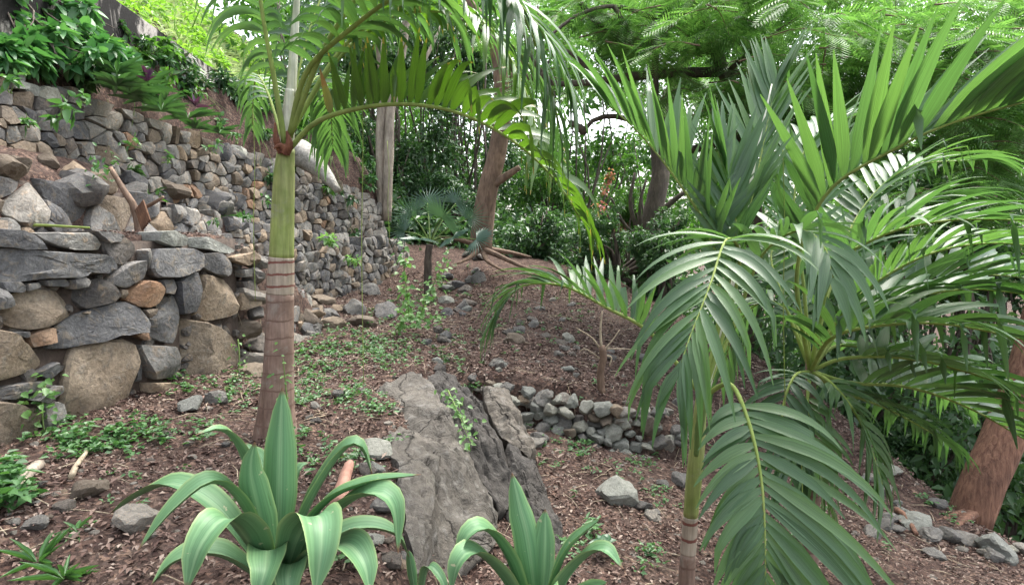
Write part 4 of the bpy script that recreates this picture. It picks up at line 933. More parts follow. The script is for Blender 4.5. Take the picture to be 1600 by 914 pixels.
frond(PS, [C1,(1330,475,3.9),(1440,402,3.7),(1560,380,3.6),(1690,400,3.5)], 28, .58, .025, (.5, .2), (.15, .4), (60, 28), .3, 41, solo=False)
frond(PS, [C1,(1290,470,4.2),(1330,400,4.4),(1400,330,4.6),(1510,300,4.7)], 26, .6, .024, (.5, .2), (.2, .4), (60, 28), .3, 42, solo=False)
frond(PS, [C1,(1320,560,3.9),(1420,560,3.8),(1540,590,3.7),(1690,645,3.6)], 26, 0.6, 0.036, (.5, .1), (.2, .5), (66, 30), .2, 43, solo=False)
frond(PS, [C1,(1240,500,4.3),(1195,470,4.5),(1150,510,4.7),(1130,580,4.8)], 22, .5, .022, (.3, .0), (.3, .6), (66, 30), .25, 44, solo=False)
frond(PS, [C1,(1310,500,4.0),(1400,470,3.9),(1520,452,3.8),(1670,470,3.7)], 26, 0.6, 0.036, (.6, .2), (.2, .5), (62, 30), .2, 45, solo=False)
frond(PS, [C1,(1255,440,4.0),(1240,330,4.2),(1260,230,4.4),(1330,180,4.6)], 24, .6, .024, (.6, .3), (.1, .3), (55, 26), .3, 46, solo=False)
frond(PS, [C1,(1310,610,4.2),(1390,640,4.5),(1480,690,4.7)], 22, .5, .022, (.4, .1), (.3, .5), (66, 30), .2, 47, solo=False)
frond(PT, [(452,215,4.46),(515,60,4.2),(630,-70,3.9),(770,-40,3.7),(845,90,3.6),(878,215,3.6)], 34, 0.62, 0.027, (.2, -.1), (.5, 1.1), (75, 55), .25, 48, solo=False, r0=.02)
frond(PT, [(452,212,4.5),(540,70,4.6),(660,0,4.6),(760,40,4.5),(820,140,4.45),(845,240,4.4)], 34, 0.6, 0.029, (.3, -.1), (.4, 1.1), (75, 58), .25, 49, M_PALM_S, solo=False, r0=.018)
frond(PS, [C1,(1240,590,3.8),(1222,650,3.7),(1232,740,3.6)], 20, .42, .022, (.2, .0), (.3, .6), (66, 40), .2, 50, solo=False)
frond(PS, [C1,(1300,600,3.8),(1345,660,3.7),(1380,760,3.6)], 20, .46, .022, (.2, .0), (.3, .6), (66, 40), .2, 51, solo=False)
frond(PS, [C1,(1262,640,3.75),(1275,720,3.65),(1300,800,3.6)], 18, .40, .022, (.2, .0), (.2, .5), (60, 36), .25, 52, solo=False)
# --- fan palm at the end of the wall
M_FAN = leaf_mat('fan_leaf', [(.05, .115, .075), (.075, .155, .10), (.12, .20, .15)], .25, .3, spec=.7)
fb = gp(at(668,418,12.2)[0], 12.2); FP = empty('fan_palm', fb, 'low blue green fan palm at the end of the terrace walls', 'fan palm')
seg(FP, 'trunk', [fb-[0, 0, .1], (669,402,12.2), (672,382,12.2)], [.075, .07, .06], M_WOOD_D, 12, .15)
def fan(root, base, tip, R, seed, nrm=None, nseg=21, spread=1.95):
    rs = np.random.default_rng(seed); org = np.array(root.location); b0, h = at(*base)-org, at(*tip)-org
    pt = tube('petiole', spline([b0, b0*.5+h*.5+[0, 0, .06], h], 8), np.linspace(.018, .010, 8), M_RACH_D, root, 6)
    ax = unit(h-b0); nr = np.array(nrm if nrm is not None else (0, -1., .35)); nr = unit(nr-ax*(ax @ nr)); sd = np.cross(ax, nr); V = [h]; F = []
    for i in range(nseg):
        a = (i/(nseg-1)-.5)*2*spread; L = R*(.80+.2*math.cos(a*.7))*rs.uniform(.92, 1.05); da = spread/nseg*.98
        def dr(a_, l, up=0): return h+(ax*math.cos(a_)+sd*math.sin(a_))*l+nr*up-np.array([0, 0, 1])*.10*R*(l/R)**2.2*rs.uniform(.7, 1.2)
        k = len(V); V += [dr(a-da*.85, L*.32, -.015), dr(a, L*.45, .03), dr(a+da*.85, L*.32, -.015), dr(a, L)]
        F += [[0, k, k+1], [0, k+1, k+2], [k, k+3, k+1], [k+1, k+3, k+2]]
    obj('fan_leaf', mesh_np('fan_leaf', np.array(V), np.array(F), None, False), M_FAN, pt)
for k, (tx, ty, td, R, nr) in enumerate([(690,340,11.5,.60,(.1,-1,.25)),(644,338,12.1,.52,(-.2,-1,.2)),(632,362,11.9,.42,(-.4,-1,.4)),(730,342,12.1,.50,(.4,-1,.2)),(744,374,11.6,.42,(.2,-1,.8)),(656,374,11.5,.40,(-.1,-1,.5)),(668,318,12.7,.52,(0,-1,0)),(708,370,11.4,.36,(.1,-1,.9)),(712,318,12.7,.46,(.2,-1,0))]):
    fan(FP, (672,380,12.2), (tx, ty, td), R, 60+k, nr)

# ------------------------------------------------------------------ agaves
def agave_mat():
    m, nt, b = new_mat('agave_leaf'); tc = nt.nodes.new('ShaderNodeTexCoord'); oi = nt.nodes.new('ShaderNodeObjectInfo')
    sx = nt.nodes.new('ShaderNodeSeparateXYZ'); nt.links.new(tc.outputs['UV'], sx.inputs[0])
    c = ramp_out(nt, sx.outputs['X'], [(0, (.24, .35, .15)), (.08, (.13, .26, .12)), (.38, (.09, .205, .10)), (.5, (.18, .31, .165)), (.62, (.10, .215, .105)), (.92, (.13, .26, .12)), (1, (.25, .36, .16))])
    mp = nt.nodes.new('ShaderNodeMapping'); mp.inputs['Scale'].default_value = (18, 1.0, 1); nt.links.new(tc.outputs['UV'], mp.inputs[0])
    ad = nd(nt, 'ShaderNodeVectorMath', operation='ADD'); nt.links.new(mp.outputs[0], ad.inputs[0])
    rr = nd(nt, 'ShaderNodeMath', operation='MULTIPLY'); rr.inputs[1].default_value = 40; nt.links.new(oi.outputs['Random'], rr.inputs[0]); nt.links.new(rr.outputs[0], ad.inputs[1])
    n = noise(nt, ad.outputs[0], 1, 5, .6); c = mixc(nt, 1.0, c, ramp_out(nt, n, [(.3, (.72, .76, .7)), (.7, (1.3, 1.25, 1.2))]), 'MULTIPLY')
    sp = noise(nt, tc.outputs['Object'], 26, 3, .5); c = mixc(nt, ramp_out(nt, sp, [(.70, (0, 0, 0)), (.74, (1, 1, 1))]), c, (.36, .36, .22))
    tp = ramp_out(nt, sx.outputs['Y'], [(.955, (0, 0, 0)), (.985, (1, 1, 1))]); c = mixc(nt, tp, c, (.16, .09, .05))
    nt.links.new(c, b.inputs['Base Color']); b.inputs['Roughness'].default_value = .5; b.inputs['Specular IOR Level'].default_value = .4; bump(nt, n, .3, .004, b)
    t = nt.nodes.new('ShaderNodeBsdfTranslucent'); nt.links.new(c, t.inputs[0]); ms = nt.nodes.new('ShaderNodeMixShader'); ms.inputs[0].default_value = .15
    nt.links.new(b.outputs[0], ms.inputs[1]); nt.links.new(t.outputs[0], ms.inputs[2]); nt.links.new(ms.outputs[0], nt.nodes['Material Output'].inputs[0]); return m
M_AGA = agave_mat()
def agave(label, base, leaves, W, seed):
    root = empty('agave', base, label, 'agave'); org = np.array(root.location); rs = np.random.default_rng(seed)
    for pts, wf in leaves:
        P = spline([at(*p)-org for p in pts], 26); T = unit(np.gradient(P, axis=0)); s = np.linspace(0, 1, 26)
        w = W*wf*np.interp(s, [0, .15, .45, .7, .88, 1], [.62, .60, 1.0, .9, .5, .02])
        # upper side of the leaf: faces away from the rosette's axis turned up
        side = unit(np.cross(T[0], np.array([0, 0, 1.]))+1e-3) if abs(T[0][2]) < .995 else np.array([1., 0, 0])
        ch = P[-1]-P[0]; hz = np.array([ch[0], ch[1], 0.]); hz = unit(hz) if np.linalg.norm(hz) > .12 else unit(np.array([.3, -1, 0]))
        lat = np.cross(np.array([0, 0, 1.]), hz); N = unit(np.cross(T, np.broadcast_to(lat, T.shape))); N = np.where((N[:1] @ hz)[:, None] > 0, -N, N)
        V, F, uv = strip_mesh(P, N, w, .30, 7)
        us = np.abs(np.tile(np.linspace(-1, 1, 7), 26)); Nn = np.repeat(N, 7, 0); ww = np.repeat(w, 7)
        V = V-Nn*(.30*ww*us)[:, None]+Nn*(.42*ww*us**2)[:, None]
        n = len(V); th = np.repeat(.010*np.interp(s, [0, .5, 1], [1.6, .7, .1]), 7)*(1-us**2*.9)
        V2 = V-Nn*th[:, None]; Fb = F[:, ::-1]+n
        o = obj('leaf', mesh_np('leaf', np.vstack([V, V2]), np.vstack([F, Fb]), np.vstack([uv, uv])), M_AGA, root)
    return root
b0 = at(432, 905, 2.45); gb = gp(b0[0], 2.45)
agave('large agave with arching green leaves in the foreground', gb, [
 ([(432,905,2.45),(436,800,2.45),(438,700,2.47),(441,605,2.5)], .85), ([(428,905,2.45),(402,790,2.42),(374,705,2.38),(345,672,2.33),(305,680,2.28)], .95),
 ([(425,905,2.42),(385,800,2.35),(335,752,2.25),(275,790,2.18),(215,860,2.12)], .80), ([(425,905,2.5),(345,800,2.55),(275,757,2.6),(225,770,2.62),(172,802,2.65)], .9),
 ([(425,910,2.4),(392,845,2.25),(355,810,2.1),(315,850,2.0),(290,925,1.95)], 1.0), ([(430,905,2.4),(405,800,2.36),(392,735,2.34),(398,690,2.34)], .75),
 ([(438,905,2.5),(480,795,2.52),(530,712,2.54),(560,695,2.55),(582,742,2.56)], .95), ([(440,905,2.45),(500,795,2.4),(570,755,2.38),(658,741,2.36)], .62),
 ([(442,905,2.42),(510,815,2.36),(570,772,2.3),(612,785,2.27),(622,865,2.25)], .95), ([(440,908,2.38),(468,830,2.25),(497,806,2.15),(502,850,2.05),(492,930,2.0)], 1.0),
 ([(445,910,2.4),(500,865,2.3),(540,850,2.2),(568,880,2.12),(578,930,2.08)], 1.0), ([(436,905,2.5),(452,800,2.54),(466,735,2.58),(486,722,2.62)], .8),
 ([(425,912,2.42),(345,865,2.35),(280,872,2.3),(235,915,2.25)], .9), ([(430,905,2.52),(418,800,2.58),(410,730,2.62),(380,690,2.68)], .85),
 ([(442,908,2.5),(540,830,2.58),(610,830,2.62),(640,870,2.65)], .8), ([(432,910,2.36),(420,860,2.25),(415,890,2.1),(400,940,2.05)], .9), ([(440,910,2.36),(455,880,2.25),(450,900,2.15),(450,950,2.1)], .8),
], .080, 1)
b0 = at(838, 960, 2.3); gb = np.array([b0[0], 2.3, float(ground_z(b0[0], 2.3))])
agave('smaller agave cut by the lower picture edge in front of the outcrop', gb, [
 ([(838,965,2.3),(826,850,2.32),(812,790,2.34),(800,738,2.36)], .72), ([(842,965,2.3),(850,870,2.33),(852,795,2.36)], .75), ([(845,965,2.28),(885,862,2.26),(940,808,2.24)], .62),
 ([(848,965,2.26),(895,890,2.18),(940,858,2.12),(974,888,2.08)], .85), ([(832,965,2.28),(792,868,2.24),(757,826,2.2),(728,840,2.17),(716,890,2.15)], .85), ([(830,965,2.26),(778,892,2.18),(740,862,2.12),(716,880,2.08),(704,930,2.06)], .85),
 ([(850,970,2.26),(900,930,2.2),(950,910,2.12)], .7), ([(828,970,2.26),(780,935,2.2),(740,940,2.12)], .7), ([(840,970,2.24),(850,920,2.1),(870,950,2.0)], .8),
], .074, 2)
gb = gp(*at(655, 930, 2.75)[:2])
agave('agave offset showing dark leaves at the pale slab\'s foot', gb, [([(650,935,2.75),(642,880,2.72),(638,858,2.70)], .5), ([(655,935,2.75),(668,885,2.68),(690,905,2.62),(700,940,2.6)], .6)], .045, 3)

# ------------------------------------------------------------------ plants on and around the walls
def wz(w, y): return float(np.interp(y, *( (Y3, ZT3) if w == 3 else (Y2, ZT2))))
cl = []
for (px, py, d, r, n) in [(20,20,6.7,.42,190),(75,40,6.9,.40,190),(125,62,7.0,.30,150),(40,66,6.5,.32,150),(-20,50,6.4,.35,120),(100,10,7.3,.42,160),(160,88,7.1,.24,90),(10,-20,6.9,.45,150),(60,84,6.5,.26,110),(0,90,6.1,.2,80),(20,85,6.2,.2,90),(150,40,7.6,.3,120),(-30,0,6.6,.4,120),(110,84,6.7,.22,90),(195,100,7.4,.18,60)]:
    cl.append((at(px, py, d), np.array([r, r, r*.75]), n))
bush('leafy_shrub', 'dense broad leaved green shrub crowning the topmost wall', 'shrub', gp(-5.3, 7.0), cl, .17, .085, leaf_mat('shrub_leaves', [(.04, .13, .045), (.07, .19, .065), (.10, .24, .085)], .3, .4), 71, fine=True, stem_r=.015, shell=.3, up=.5)
M_STRAP = leaf_mat('strap_leaves', [(.025, .075, .03), (.045, .115, .045), (.06, .14, .05), (.05, .04, .05)], .2, .35)
M_PURP = leaf_mat('purple_leaves', [(.05, .016, .06), (.075, .022, .08), (.06, .03, .05)], .25, .35)
def rosette(name, label, cat, base, n, L, W, m, seed, group=None, up=.9):
    rs = np.random.default_rng(seed); root = empty(name, base, label, cat, group)
    az = rs.uniform(0, 6.28, n); el = rs.uniform(.2, up, n); D = np.column_stack([np.cos(az)*np.cos(el), np.sin(az)*np.cos(el), np.sin(el)])
    V, F = leaf_arrays(np.zeros((n, 3)), D, np.tile([0, 0, 1.], (n, 1)), L*rs.uniform(.6, 1.1, n), W*rs.uniform(.8, 1.1, n), .3, .3); 
    for k in range(n): obj('leaf', mesh_np('leaf', V[k*6:k*6+6], np.array([[0, 1, 2, 3], [0, 3, 4, 5]])), m, root)
    return root
rs = np.random.default_rng(31)
STR = [(185,80,6.8),(200,95,7.2),(215,105,7.3),(240,120,7.5),(260,130,7.8),(275,145,8.2),(295,155,8.4),(250,140,7.4),(225,125,7.0),(205,112,6.8),(310,172,8.6),(180,100,6.5),(335,180,9.2)]
for k, (px, py, d) in enumerate(STR):
    px += rs.normal(0, 9); d += abs(rs.normal(0, .35)); p = at(px, py+12, d); z = max(float(ground_z(p[0], p[1])), p[2]-.15)
    rosette('strap_leaf_plant', f'dark strap leaved plant, {(ORD+["tenth","eleventh","twelfth","last"])[k]} counted along the bed above the topmost wall', 'plant', (p[0], p[1], z), 18, .42*rs.uniform(.7, 1.2), .055, M_STRAP, 400+k, 'strap leaved plants in the top bed')
for k, (px, py, d, w) in enumerate([(230,128,6.9,'left'),(305,168,8.1,'right')]):
    p = at(px, py, d); rosette('purple_plant', f'purple leaved plant in the top bed, {w} one of the pair', 'plant', p, 7, .24, .05, M_PURP, 430+k, None, 1.4)
WEED = []
def weed(px, py, d, r, n, L, label, m=None, seed=0, name='wall_weed'):
    p = at(px, py, d); return bush(name, label, 'weed', p-[0, 0, r*.8], [(p, np.array([r, r*.8, r]), n)], L, L*.55, m or M_LF_W, seed, 'weeds rooted in the walls', fine=True, stem_r=.006, shell=.2, up=.6, fname='foliage', stem_m=M_RACH_D)
for k, a in enumerate([(100,165,5.7,.14,26,.11,'broad leaved weed sprouting from the left end of the topmost wall'),(130,150,5.75,.08,12,.08,'little weed just above the broad leaved wall weed'),(45,185,5.4,.09,20,.07,'weed in shade low at the topmost wall\'s left end'),
  (205,222,6.0,.07,10,.07,'sprig on the dark stones of the topmost wall'),(265,248,6.8,.06,10,.06,'grassy tuft on the second tier wall coping'),(335,230,8.2,.11,20,.08,'heart leaved weed hanging on the topmost wall'),(370,215,9.0,.12,22,.08,'weed on the coping left of the tall palm'),
  (15,130,5.2,.10,16,.09,'weed leaning in from the picture edge on the topmost wall'),(335,345,6.6,.05,10,.05,'small sprig on the second tier stones'),(518,372,9.6,.17,60,.09,'bright green weed growing out of the middle wall'),(548,402,9.7,.13,40,.08,'smaller bright weed below the one in the middle wall'),
  (420,310,8.5,.10,16,.08,'pale weed clinging behind the tall palm trunk'),(500,200,12,.1,14,.1,'small weed on top of the pale log')]): weed(*a, m=M_LF_V if 'bright' in a[6] else None, seed=500+k)
for k, (y, off, lb) in enumerate([(6.6,.5,'low green cover tucked under the leafy shrub'),(7.4,.45,'low green cover at the shrub end of the top bed'),(8.2,.6,'low green cover below the parapet middle'),(9.1,.5,'low green cover near the far end of the parapet'),(10.0,.6,'low green cover left of the tall palm crown'),
   (11.0,.5,'low green cover just left of the pale log'),(12.0,.5,'low green cover beside the pale log end'),(13.0,.45,'low green cover above the far end of the topmost wall'),(13.9,.4,'low green cover where the topmost wall meets the wood'),(8.0,1.2,'taller green cover hugging the parapet foot'),(9.6,1.3,'taller green cover at the parapet foot beyond the purple plants'),(10.6,1.1,'leafy cover on the bank just behind the tall palm fronds'),(11.6,1.0,'leafy cover on the bank above the pale log'),(12.6,1.0,'leafy cover on the bank left of the pale twin trunks'),(9.2,.9,'leafy cover filling the bank under the parapet end'),(13.4,.9,'leafy cover at the foot of the pale twin trunks')]):
    x = float(np.interp(y, Y3, XW3))-off; b = gp(x, y); rs = np.random.default_rng(600+k)
    bush('bed_plant', lb, 'plant', b, [(gp(x+rs.normal(0, .28), y+rs.normal(0, .35), .12), np.array([.34, .40, .18]), 120) for q in range(7)], .11, .055, [M_LF_W, M_LF_D, M_LF_M, M_STRAP][k % 4], 450+k, 'low plants in the top bed', fine=True, stem_r=.006, shell=.2, up=.6, fname='foliage', stem_m=M_RACH_D)
# climbing stems in front of the middle wall
def climber(label, pts, n, L, seed):
    P = spline([at(*p) for p in pts], 26); b = P[0]; root = empty('climbing_vine', b, label, 'vine', 'vines by the middle wall'); rs = np.random.default_rng(seed)
    tube('stem', P-b, np.linspace(.008, .003, 26), M_RACH_D, root, 5); k = rs.integers(0, 26, n); D = rnd_dirs(n, rs)*[1, .7, .4]+[0, -.2, -.1]
    V, F = leaf_arrays(P[k]-b+rs.normal(0, .05, (n, 3)), D, rnd_dirs(n, rs)*.5+[0, -.5, .8], L*rs.uniform(.6, 1.15, n), L*.75*rs.uniform(.6, 1.1, n), .15, .2); obj('foliage', mesh_np('foliage', V, F, None, False), M_LF_V, root)
climber('upright leafy vine stem, taller of the pair before the middle wall', [(640,505,8.2),(636,460,8.1),(632,425,8.0),(630,390,8.0)], 90, .085, 1)
climber('leafy vine stem leaning towards the fan palm', [(650,515,8.3),(665,470,8.2),(682,435,8.1),(700,400,8.1)], 90, .075, 2)
climber('bushy vine at the foot of the two leaning vine stems', [(610,525,8.0),(640,495,8.0),(665,500,8.0),(690,490,8.1)], 130, .07, 3)
climber('trailing vine on the corner of the slab wall', [(372,530,5.85),(374,560,5.8),(370,585,5.75),(360,602,5.7)], 40, .04, 4)
climber('creeping vine hanging over the lowest wall slabs', [(70,600,4.25),(66,640,4.2),(72,680,4.2),(95,700,4.2)], 90, .06, 5)
climber('fine vine climbing the tall palm trunk', [(432,680,4.3),(448,640,4.33),(446,600,4.36),(442,560,4.38)], 40, .035, 6)
climber('leafy creeper in the cleft of the outcrop', [(700,610,5.3),(718,650,5.0),(735,690,4.75)], 90, .05, 7)

# ------------------------------------------------------------------ ground weeds, litter, twigs
PATCH = [(120,690,30,40,.06),(180,692,30,34,.06),(92,655,10,12,.05),(240,672,20,14,.05),(285,602,14,10,.05),(330,605,20,14,.05),(372,605,18,18,.05),(22,775,22,22,.08),(10,740,10,8,.08),(10,800,14,8,.10),
 (480,560,28,50,.05),(520,548,30,60,.05),(570,540,26,60,.05),(500,600,36,46,.045),(540,622,24,40,.045),(470,622,18,26,.045),(600,562,20,40,.045),(620,545,16,30,.05),(270,690,50,16,.045),(330,684,36,12,.05),(560,722,16,14,.05),
 (500,720,30,14,.05),(460,690,14,10,.05),(860,702,50,26,.045),(912,698,16,14,.05),(1000,722,16,10,.05),(800,522,36,20,.05),(900,500,40,20,.05),(700,562,24,30,.05),(650,472,24,40,.06),(720,532,28,16,.05),(960,722,40,14,.045),(870,860,30,10,.05),
 (1040,772,20,12,.045),(1010,872,20,12,.05),(745,615,10,16,.05),(590,640,14,20,.045),(390,640,30,16,.045),(700,440,26,22,.07),(760,470,40,22,.06),(580,500,26,26,.06),(1010,590,40,14,.05),(920,830,16,8,.07),(820,760,12,12,.05),(1480,800,40,12,.05),(1300,800,60,12,.05),(620,700,10,10,.04),(200,760,60,14,.035),(550,880,16,10,.05)]
a = Acc(); rs = np.random.default_rng(17)
for (px, py, sp, n, L) in PATCH:
    for k in range(n):
        p = gnd(px+rs.normal(0, sp*.95), py+rs.normal(0, sp*.5), 20); h = rs.uniform(.01, .09)*L/.05; m_ = rs.integers(4, 10)
        az = rs.uniform(0, 6.28, m_); el = rs.uniform(-.1, .7, m_); D = np.column_stack([np.cos(az)*np.cos(el), np.sin(az)*np.cos(el), np.sin(el)])
        V, F = leaf_arrays(p+np.column_stack([rs.normal(0, .02, m_), rs.normal(0, .02, m_), rs.uniform(.3, 1, m_)*h]), D, np.tile([0, 0, 1.], (m_, 1))+rs.normal(0, .3, (m_, 3)), L*rs.uniform(.5, 1.2, m_), L*.6*rs.uniform(.5, 1.1, m_), .2, .25); a.add(V, [F])
tag(obj('ground_weeds', a.mesh('ground_weeds', False), M_LF_W), 'small green weeds scattered over the soil', 'weeds', None, 'stuff')
# grassy tufts bottom left and a broad-leaved seedling behind the small agave
for k, (px, py, n, L, lb) in enumerate([(60,880,16,.24,'grassy tuft at the lower left corner'),(100,905,14,.22,'grassy tuft cut by the lower edge beside the corner'),(120,830,10,.16,'small grassy tuft near the half buried stones'),(500,870,8,.12,'grass blades poking from the kerb under the agave')]):
    rosette('grass_tuft', lb, 'grass', gnd(px, py), n, L, .018, M_LF_W, 700+k, None, 1.2)
rosette('seedling', 'dark broad leaved seedling behind the smaller agave', 'plant', gnd(945, 870)+[0, 0, .08], 11, .16, .075, leaf_mat('seedling_leaves', [(.03, .09, .04), (.05, .13, .06)], .2, .4), 720, None, .6)

M_LIT = leaf_mat('dead_leaves', [(.045, .028, .024), (.085, .05, .041), (.13, .083, .067), (.20, .14, .115), (.10, .066, .056), (.32, .255, .21), (.11, .066, .054)], 0, .8, spec=.2)
a = Acc(); rs = np.random.default_rng(18)
def scatter(n, x0, x1, y0, y1, L, W):
    P = np.column_stack([rs.uniform(x0, x1, n), rs.uniform(y0, y1, n), np.zeros(n)])
    P = P[P[:, 0] > np.interp(P[:, 1], Y1, XW1)-.8]; P = P[vnoise(P[:, 0], P[:, 1], 2.3, 12)+rs.normal(0, .3, len(P)) > -.35]; n = len(P); P[:, 2] = ground_z(P[:, 0], P[:, 1])+rs.uniform(.004, .02, n)
    az = rs.uniform(0, 6.28, n); D = np.column_stack([np.cos(az), np.sin(az), rs.normal(0, .3, n)]); s = rs.uniform(.4, 1.3, n)
    V, F = leaf_arrays(P, D, np.tile([0, 0, 1.], (n, 1))+rs.normal(0, .45, (n, 3)), L*s, W*s, .3, .1, False); a.add(V, [F])
scatter(42000, -3.4, 4.6, 1.8, 6.5, .034, .017); scatter(34000, -3.2, 4.6, 6.5, 13.5, .05, .024); scatter(11000, -3.4, 4.6, 2.6, 9, .062, .020)
tag(obj('leaf_litter', a.mesh('leaf_litter', False), M_LIT), 'brown dead leaves littering the slopes', 'leaf litter', None, 'stuff')
a = Acc()
for k in range(900):
    p = gp(rs.uniform(-3, 4.4), rs.uniform(2, 12), .012); az = rs.uniform(0, 6.28); L = rs.uniform(.06, .3); e = p+np.array([math.cos(az), math.sin(az), 0])*L; e[2] = float(ground_z(e[0], e[1]))+.015
    a.tube(np.array([p, p*.5+e*.5+[rs.normal(0, .01), rs.normal(0, .01), .012], e]), [.0035, .003, .0015], 4)
tag(obj('twig_litter', a.mesh('twig_litter'), M_TWIG), 'dry straw coloured twigs strewn on the soil', 'twigs', None, 'stuff')
# pebbles
a = Acc(); PV = [rock_verts(600+k, 9) for k in range(5)]
V0, F0 = ico(1)
for k in range(2600):
    p = gp(rs.uniform(-3.1, 4.6), rs.uniform(1.9, 12), 0); s = rs.uniform(.008, .03)*(1 if rs.random() < .9 else 1.7); a.add(V0*rs.uniform(.6, 1.2, (len(V0), 1))*[s, s*rs.uniform(.6, 1), s*.6]+p, [F0])
tag(obj('pebbles', a.mesh('pebbles', True, 30), stone_mat('pebble', (.16, .145, .12), (.28, .25, .21), (.2, .15, .11), .2)), 'small grey pebbles mixed into the soil', 'pebbles', None, 'stuff')

# ------------------------------------------------------------------ single odds and ends
def stick(name, label, cat, pts, r, m, group=None, sides=8, rough=.12):
    P = spline([np.asarray(p) if not isinstance(p, tuple) else at(*p) for p in pts], 12); b = P[0]
    return tag(tube(name, P, np.linspace(r[0], r[1], 12), m, None, sides, rough, int(r[0]*1e4), b), label, cat, group)
g = gnd(940, 612); ds = empty('dead_sapling', g, 'dead sapling stump with bleached twigs above the small wall', 'sapling'); D_ = g[1]
def dp(px, py, dd=0): return at(px, py, D_+dd)
for nm, pts, r0, r1, m in [('trunk', [g-[0, 0, .03], dp(938,580), dp(943,560), dp(940,540)], .045, .038, M_WOOD_B), ('twig', [dp(940,545), dp(938,515), dp(941,486)], .016, .008, M_TWIG), ('twig', [dp(941,550), dp(925,528), dp(900,512)], .012, .005, M_TWIG),
   ('twig', [dp(943,548), dp(958,530), dp(968,515)], .010, .004, M_TWIG), ('twig', [dp(940,555), dp(955,558), dp(952,572)], .012, .006, M_TWIG), ('twig', [dp(938,560), dp(915,545), dp(905,550)], .008, .004, M_TWIG), ('twig', [dp(942,545), dp(975,545), dp(1000,548)], .008, .003, M_TWIG)]:
    trunk(ds, pts, r0, r1, m, 8, .15, nm, 10, 3)
sp = at(218, 350, 5.9); sb = empty('dead_stump', (sp[0], sp[1], 1.42), 'small dead stump with thin stem on the second terrace ledge', 'stump')
trunk(sb, [np.array([sp[0], sp[1], 1.38]), at(210,325,5.9), at(195,300,5.9), at(172,262,5.95)], .04, .02, M_WOOD_B, 8, .15, 'trunk', 10, 5)
trunk(sb, [at(208,332,5.9), at(235,320,5.85), at(255,308,5.8)], .022, .012, M_WOOD_B, 8, .15, 'branch', 8, 6)
rs = np.random.default_rng(44); V, F = leaf_arrays(at(160,262,5.95)-np.array(sb.location)+rs.normal(0, .09, (40, 3)), rnd_dirs(40, rs), rnd_dirs(40, rs)+[0, 0, 1], np.full(40, .06), np.full(40, .03)); obj('foliage', mesh_np('foliage', V, F, None, False), M_LF_W, sb)
# ridged rusty fragment leaning on the stump
c0 = at(222, 340, 5.75); a = Acc(); V = []; 
for i in range(13):
    for j in range(4): V.append(c0+np.array([.0+j*.035, -.02*j, .12-.085*j])*.7+np.array([.007, .0, .008])*i*1.0+np.array([.012, -.03, .012])*(i % 2)*.5+np.array([-.06, 0, -.02]))
V = np.array(V); F = np.array([[i*4+j, i*4+j+1, i*4+4+j+1, i*4+4+j] for i in range(12) for j in range(3)]); V2 = V-np.array([0, -.012, .012]); F2 = F[:, ::-1]+len(V)
tag(obj('ridged_fragment', mesh_np('ridged_fragment', np.vstack([V, V2])-c0, np.vstack([F, F2]), None, False), bark_mat('rust', (.10, .045, .025), (.18, .09, .05), 1), None, c0), 'rusty ridged fragment leaning beside the dead stump', 'fragment')
stick('log', 'whitish lichen covered log lying over the topmost wall', 'log', [(462,236,11.4),(485,250,11.2),(508,272,11.0),(528,298,10.8)], (.23, .05), stone_mat('pale_log', (.26, .25, .22), (.38, .37, .34), (.17, .165, .15), .5, .6), sides=14, rough=.22)
p = gnd(528, 800); stick('clay_billet', 'pinkish clay coloured billet lying behind the large agave', 'billet', [p+[0, 0, .03], p*.5+gnd(545, 740)*.5+[0, 0, .05], gnd(546, 738)+[0, 0, .05]], (.05, .032), bark_mat('clay', (.30, .15, .11), (.42, .24, .18), .4, 1, .004), sides=12)
p = gnd(1432, 838); stick('stick', 'smooth red brown stick on the slope near the red trunk', 'stick', [p+[0, 0, .02], gnd(1415, 815)+[0, 0, .05], gnd(1400, 800)+[0, 0, .03]], (.02, .026), M_WOOD_R)
p = gnd(120, 735); stick('stick', 'pale curved stick beside the tall stone slab', 'stick', [gnd(112, 750)+[0, 0, .02], p+[0, 0, .03], gnd(138, 708)+[0, 0, .02]], (.02, .012), M_TWIG)
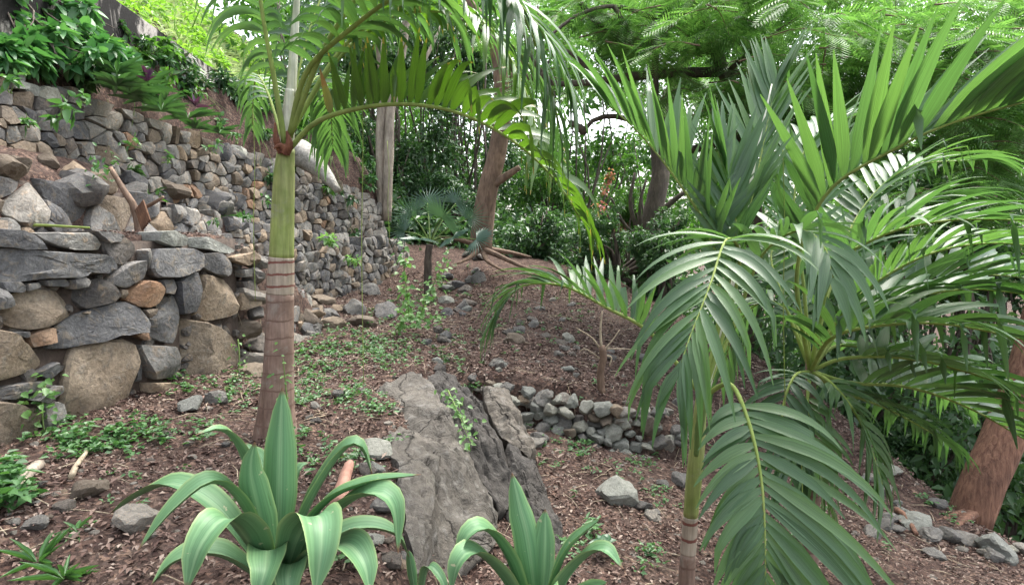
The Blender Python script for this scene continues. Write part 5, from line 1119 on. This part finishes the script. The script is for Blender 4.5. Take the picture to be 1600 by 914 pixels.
p = gnd(30, 770); stick('stick', 'thick broken root at the lower left edge under weeds', 'stick', [gnd(20, 790)+[0, 0, .02], gnd(40, 755)+[0, 0, .04], gnd(62, 730)+[0, 0, .02]], (.04, .03), M_WOOD_P)
stick('fallen_frond_stalk', 'long greenish dry stalk lying along the second ledge', 'stalk', [at(-10,352,5.2),at(60,352,5.3),at(140,356,5.35)], (.014, .008), M_RACHIS)
rs = np.random.default_rng(46)
for k, (px, y0, y1, d, lb) in enumerate([(566,60,600,4.6,'hanging thin yellow creeper strand right of the tall palm'),(397,170,470,5.2,'hanging thin yellow creeper strand left of the tall palm'),(1253,690,1000,2.9,'thin yellow strand standing beside the lowest frond'),(1225,230,640,3.4,'thin yellow strand between the palm fronds'),(607,220,380,7.0,'thin yellow strand in front of the pale twin trunks')]):
    stick('creeper_strand', lb, 'creeper', [(px+2,y1,d),(px-1,y1*.6+y0*.4,d),(px+1,y0*.7+y1*.3,d),(px-2,y0,d)], (.0028, .0022), M_RACHIS, sides=5)
# pink blossom bush far behind
p = at(948, 290, 18); bush('flowering_bush', 'pink blossoming bush glimpsed beyond the drooping frond', 'shrub', gp(p[0], p[1]), [(p, np.array([.25, .25, .5]), 140), (p-[0, 0, .9], np.array([.6, .5, .6]), 500)], .10, .07, leaf_mat('pink_blossom', [(.55, .16, .18), (.65, .25, .26), (.10, .2, .04), (.12, .24, .05)], .3, .5), 88, stem_r=.02)
# tangled undergrowth below the slope and under the wood
a = Acc(); rs = np.random.default_rng(19)
for k in range(900):
    y = rs.uniform(7, 32); x = rs.uniform(-6 if y > 15.5 else 3.6, 6+y*.95)
    if y < 15.5 and x < 5.0-.25*(y-5.3): continue
    c = gp(x, y, .25 if x < 4 else rs.uniform(.2, 2.2)); s = rs.uniform(.7, 1.5)*(1+.03*y); V, F = clump_leaves(c, np.array([.8, .7, .5])*s, 110, rs, .12+.006*y, .06+.003*y, False, .2); a.add(V, [F])
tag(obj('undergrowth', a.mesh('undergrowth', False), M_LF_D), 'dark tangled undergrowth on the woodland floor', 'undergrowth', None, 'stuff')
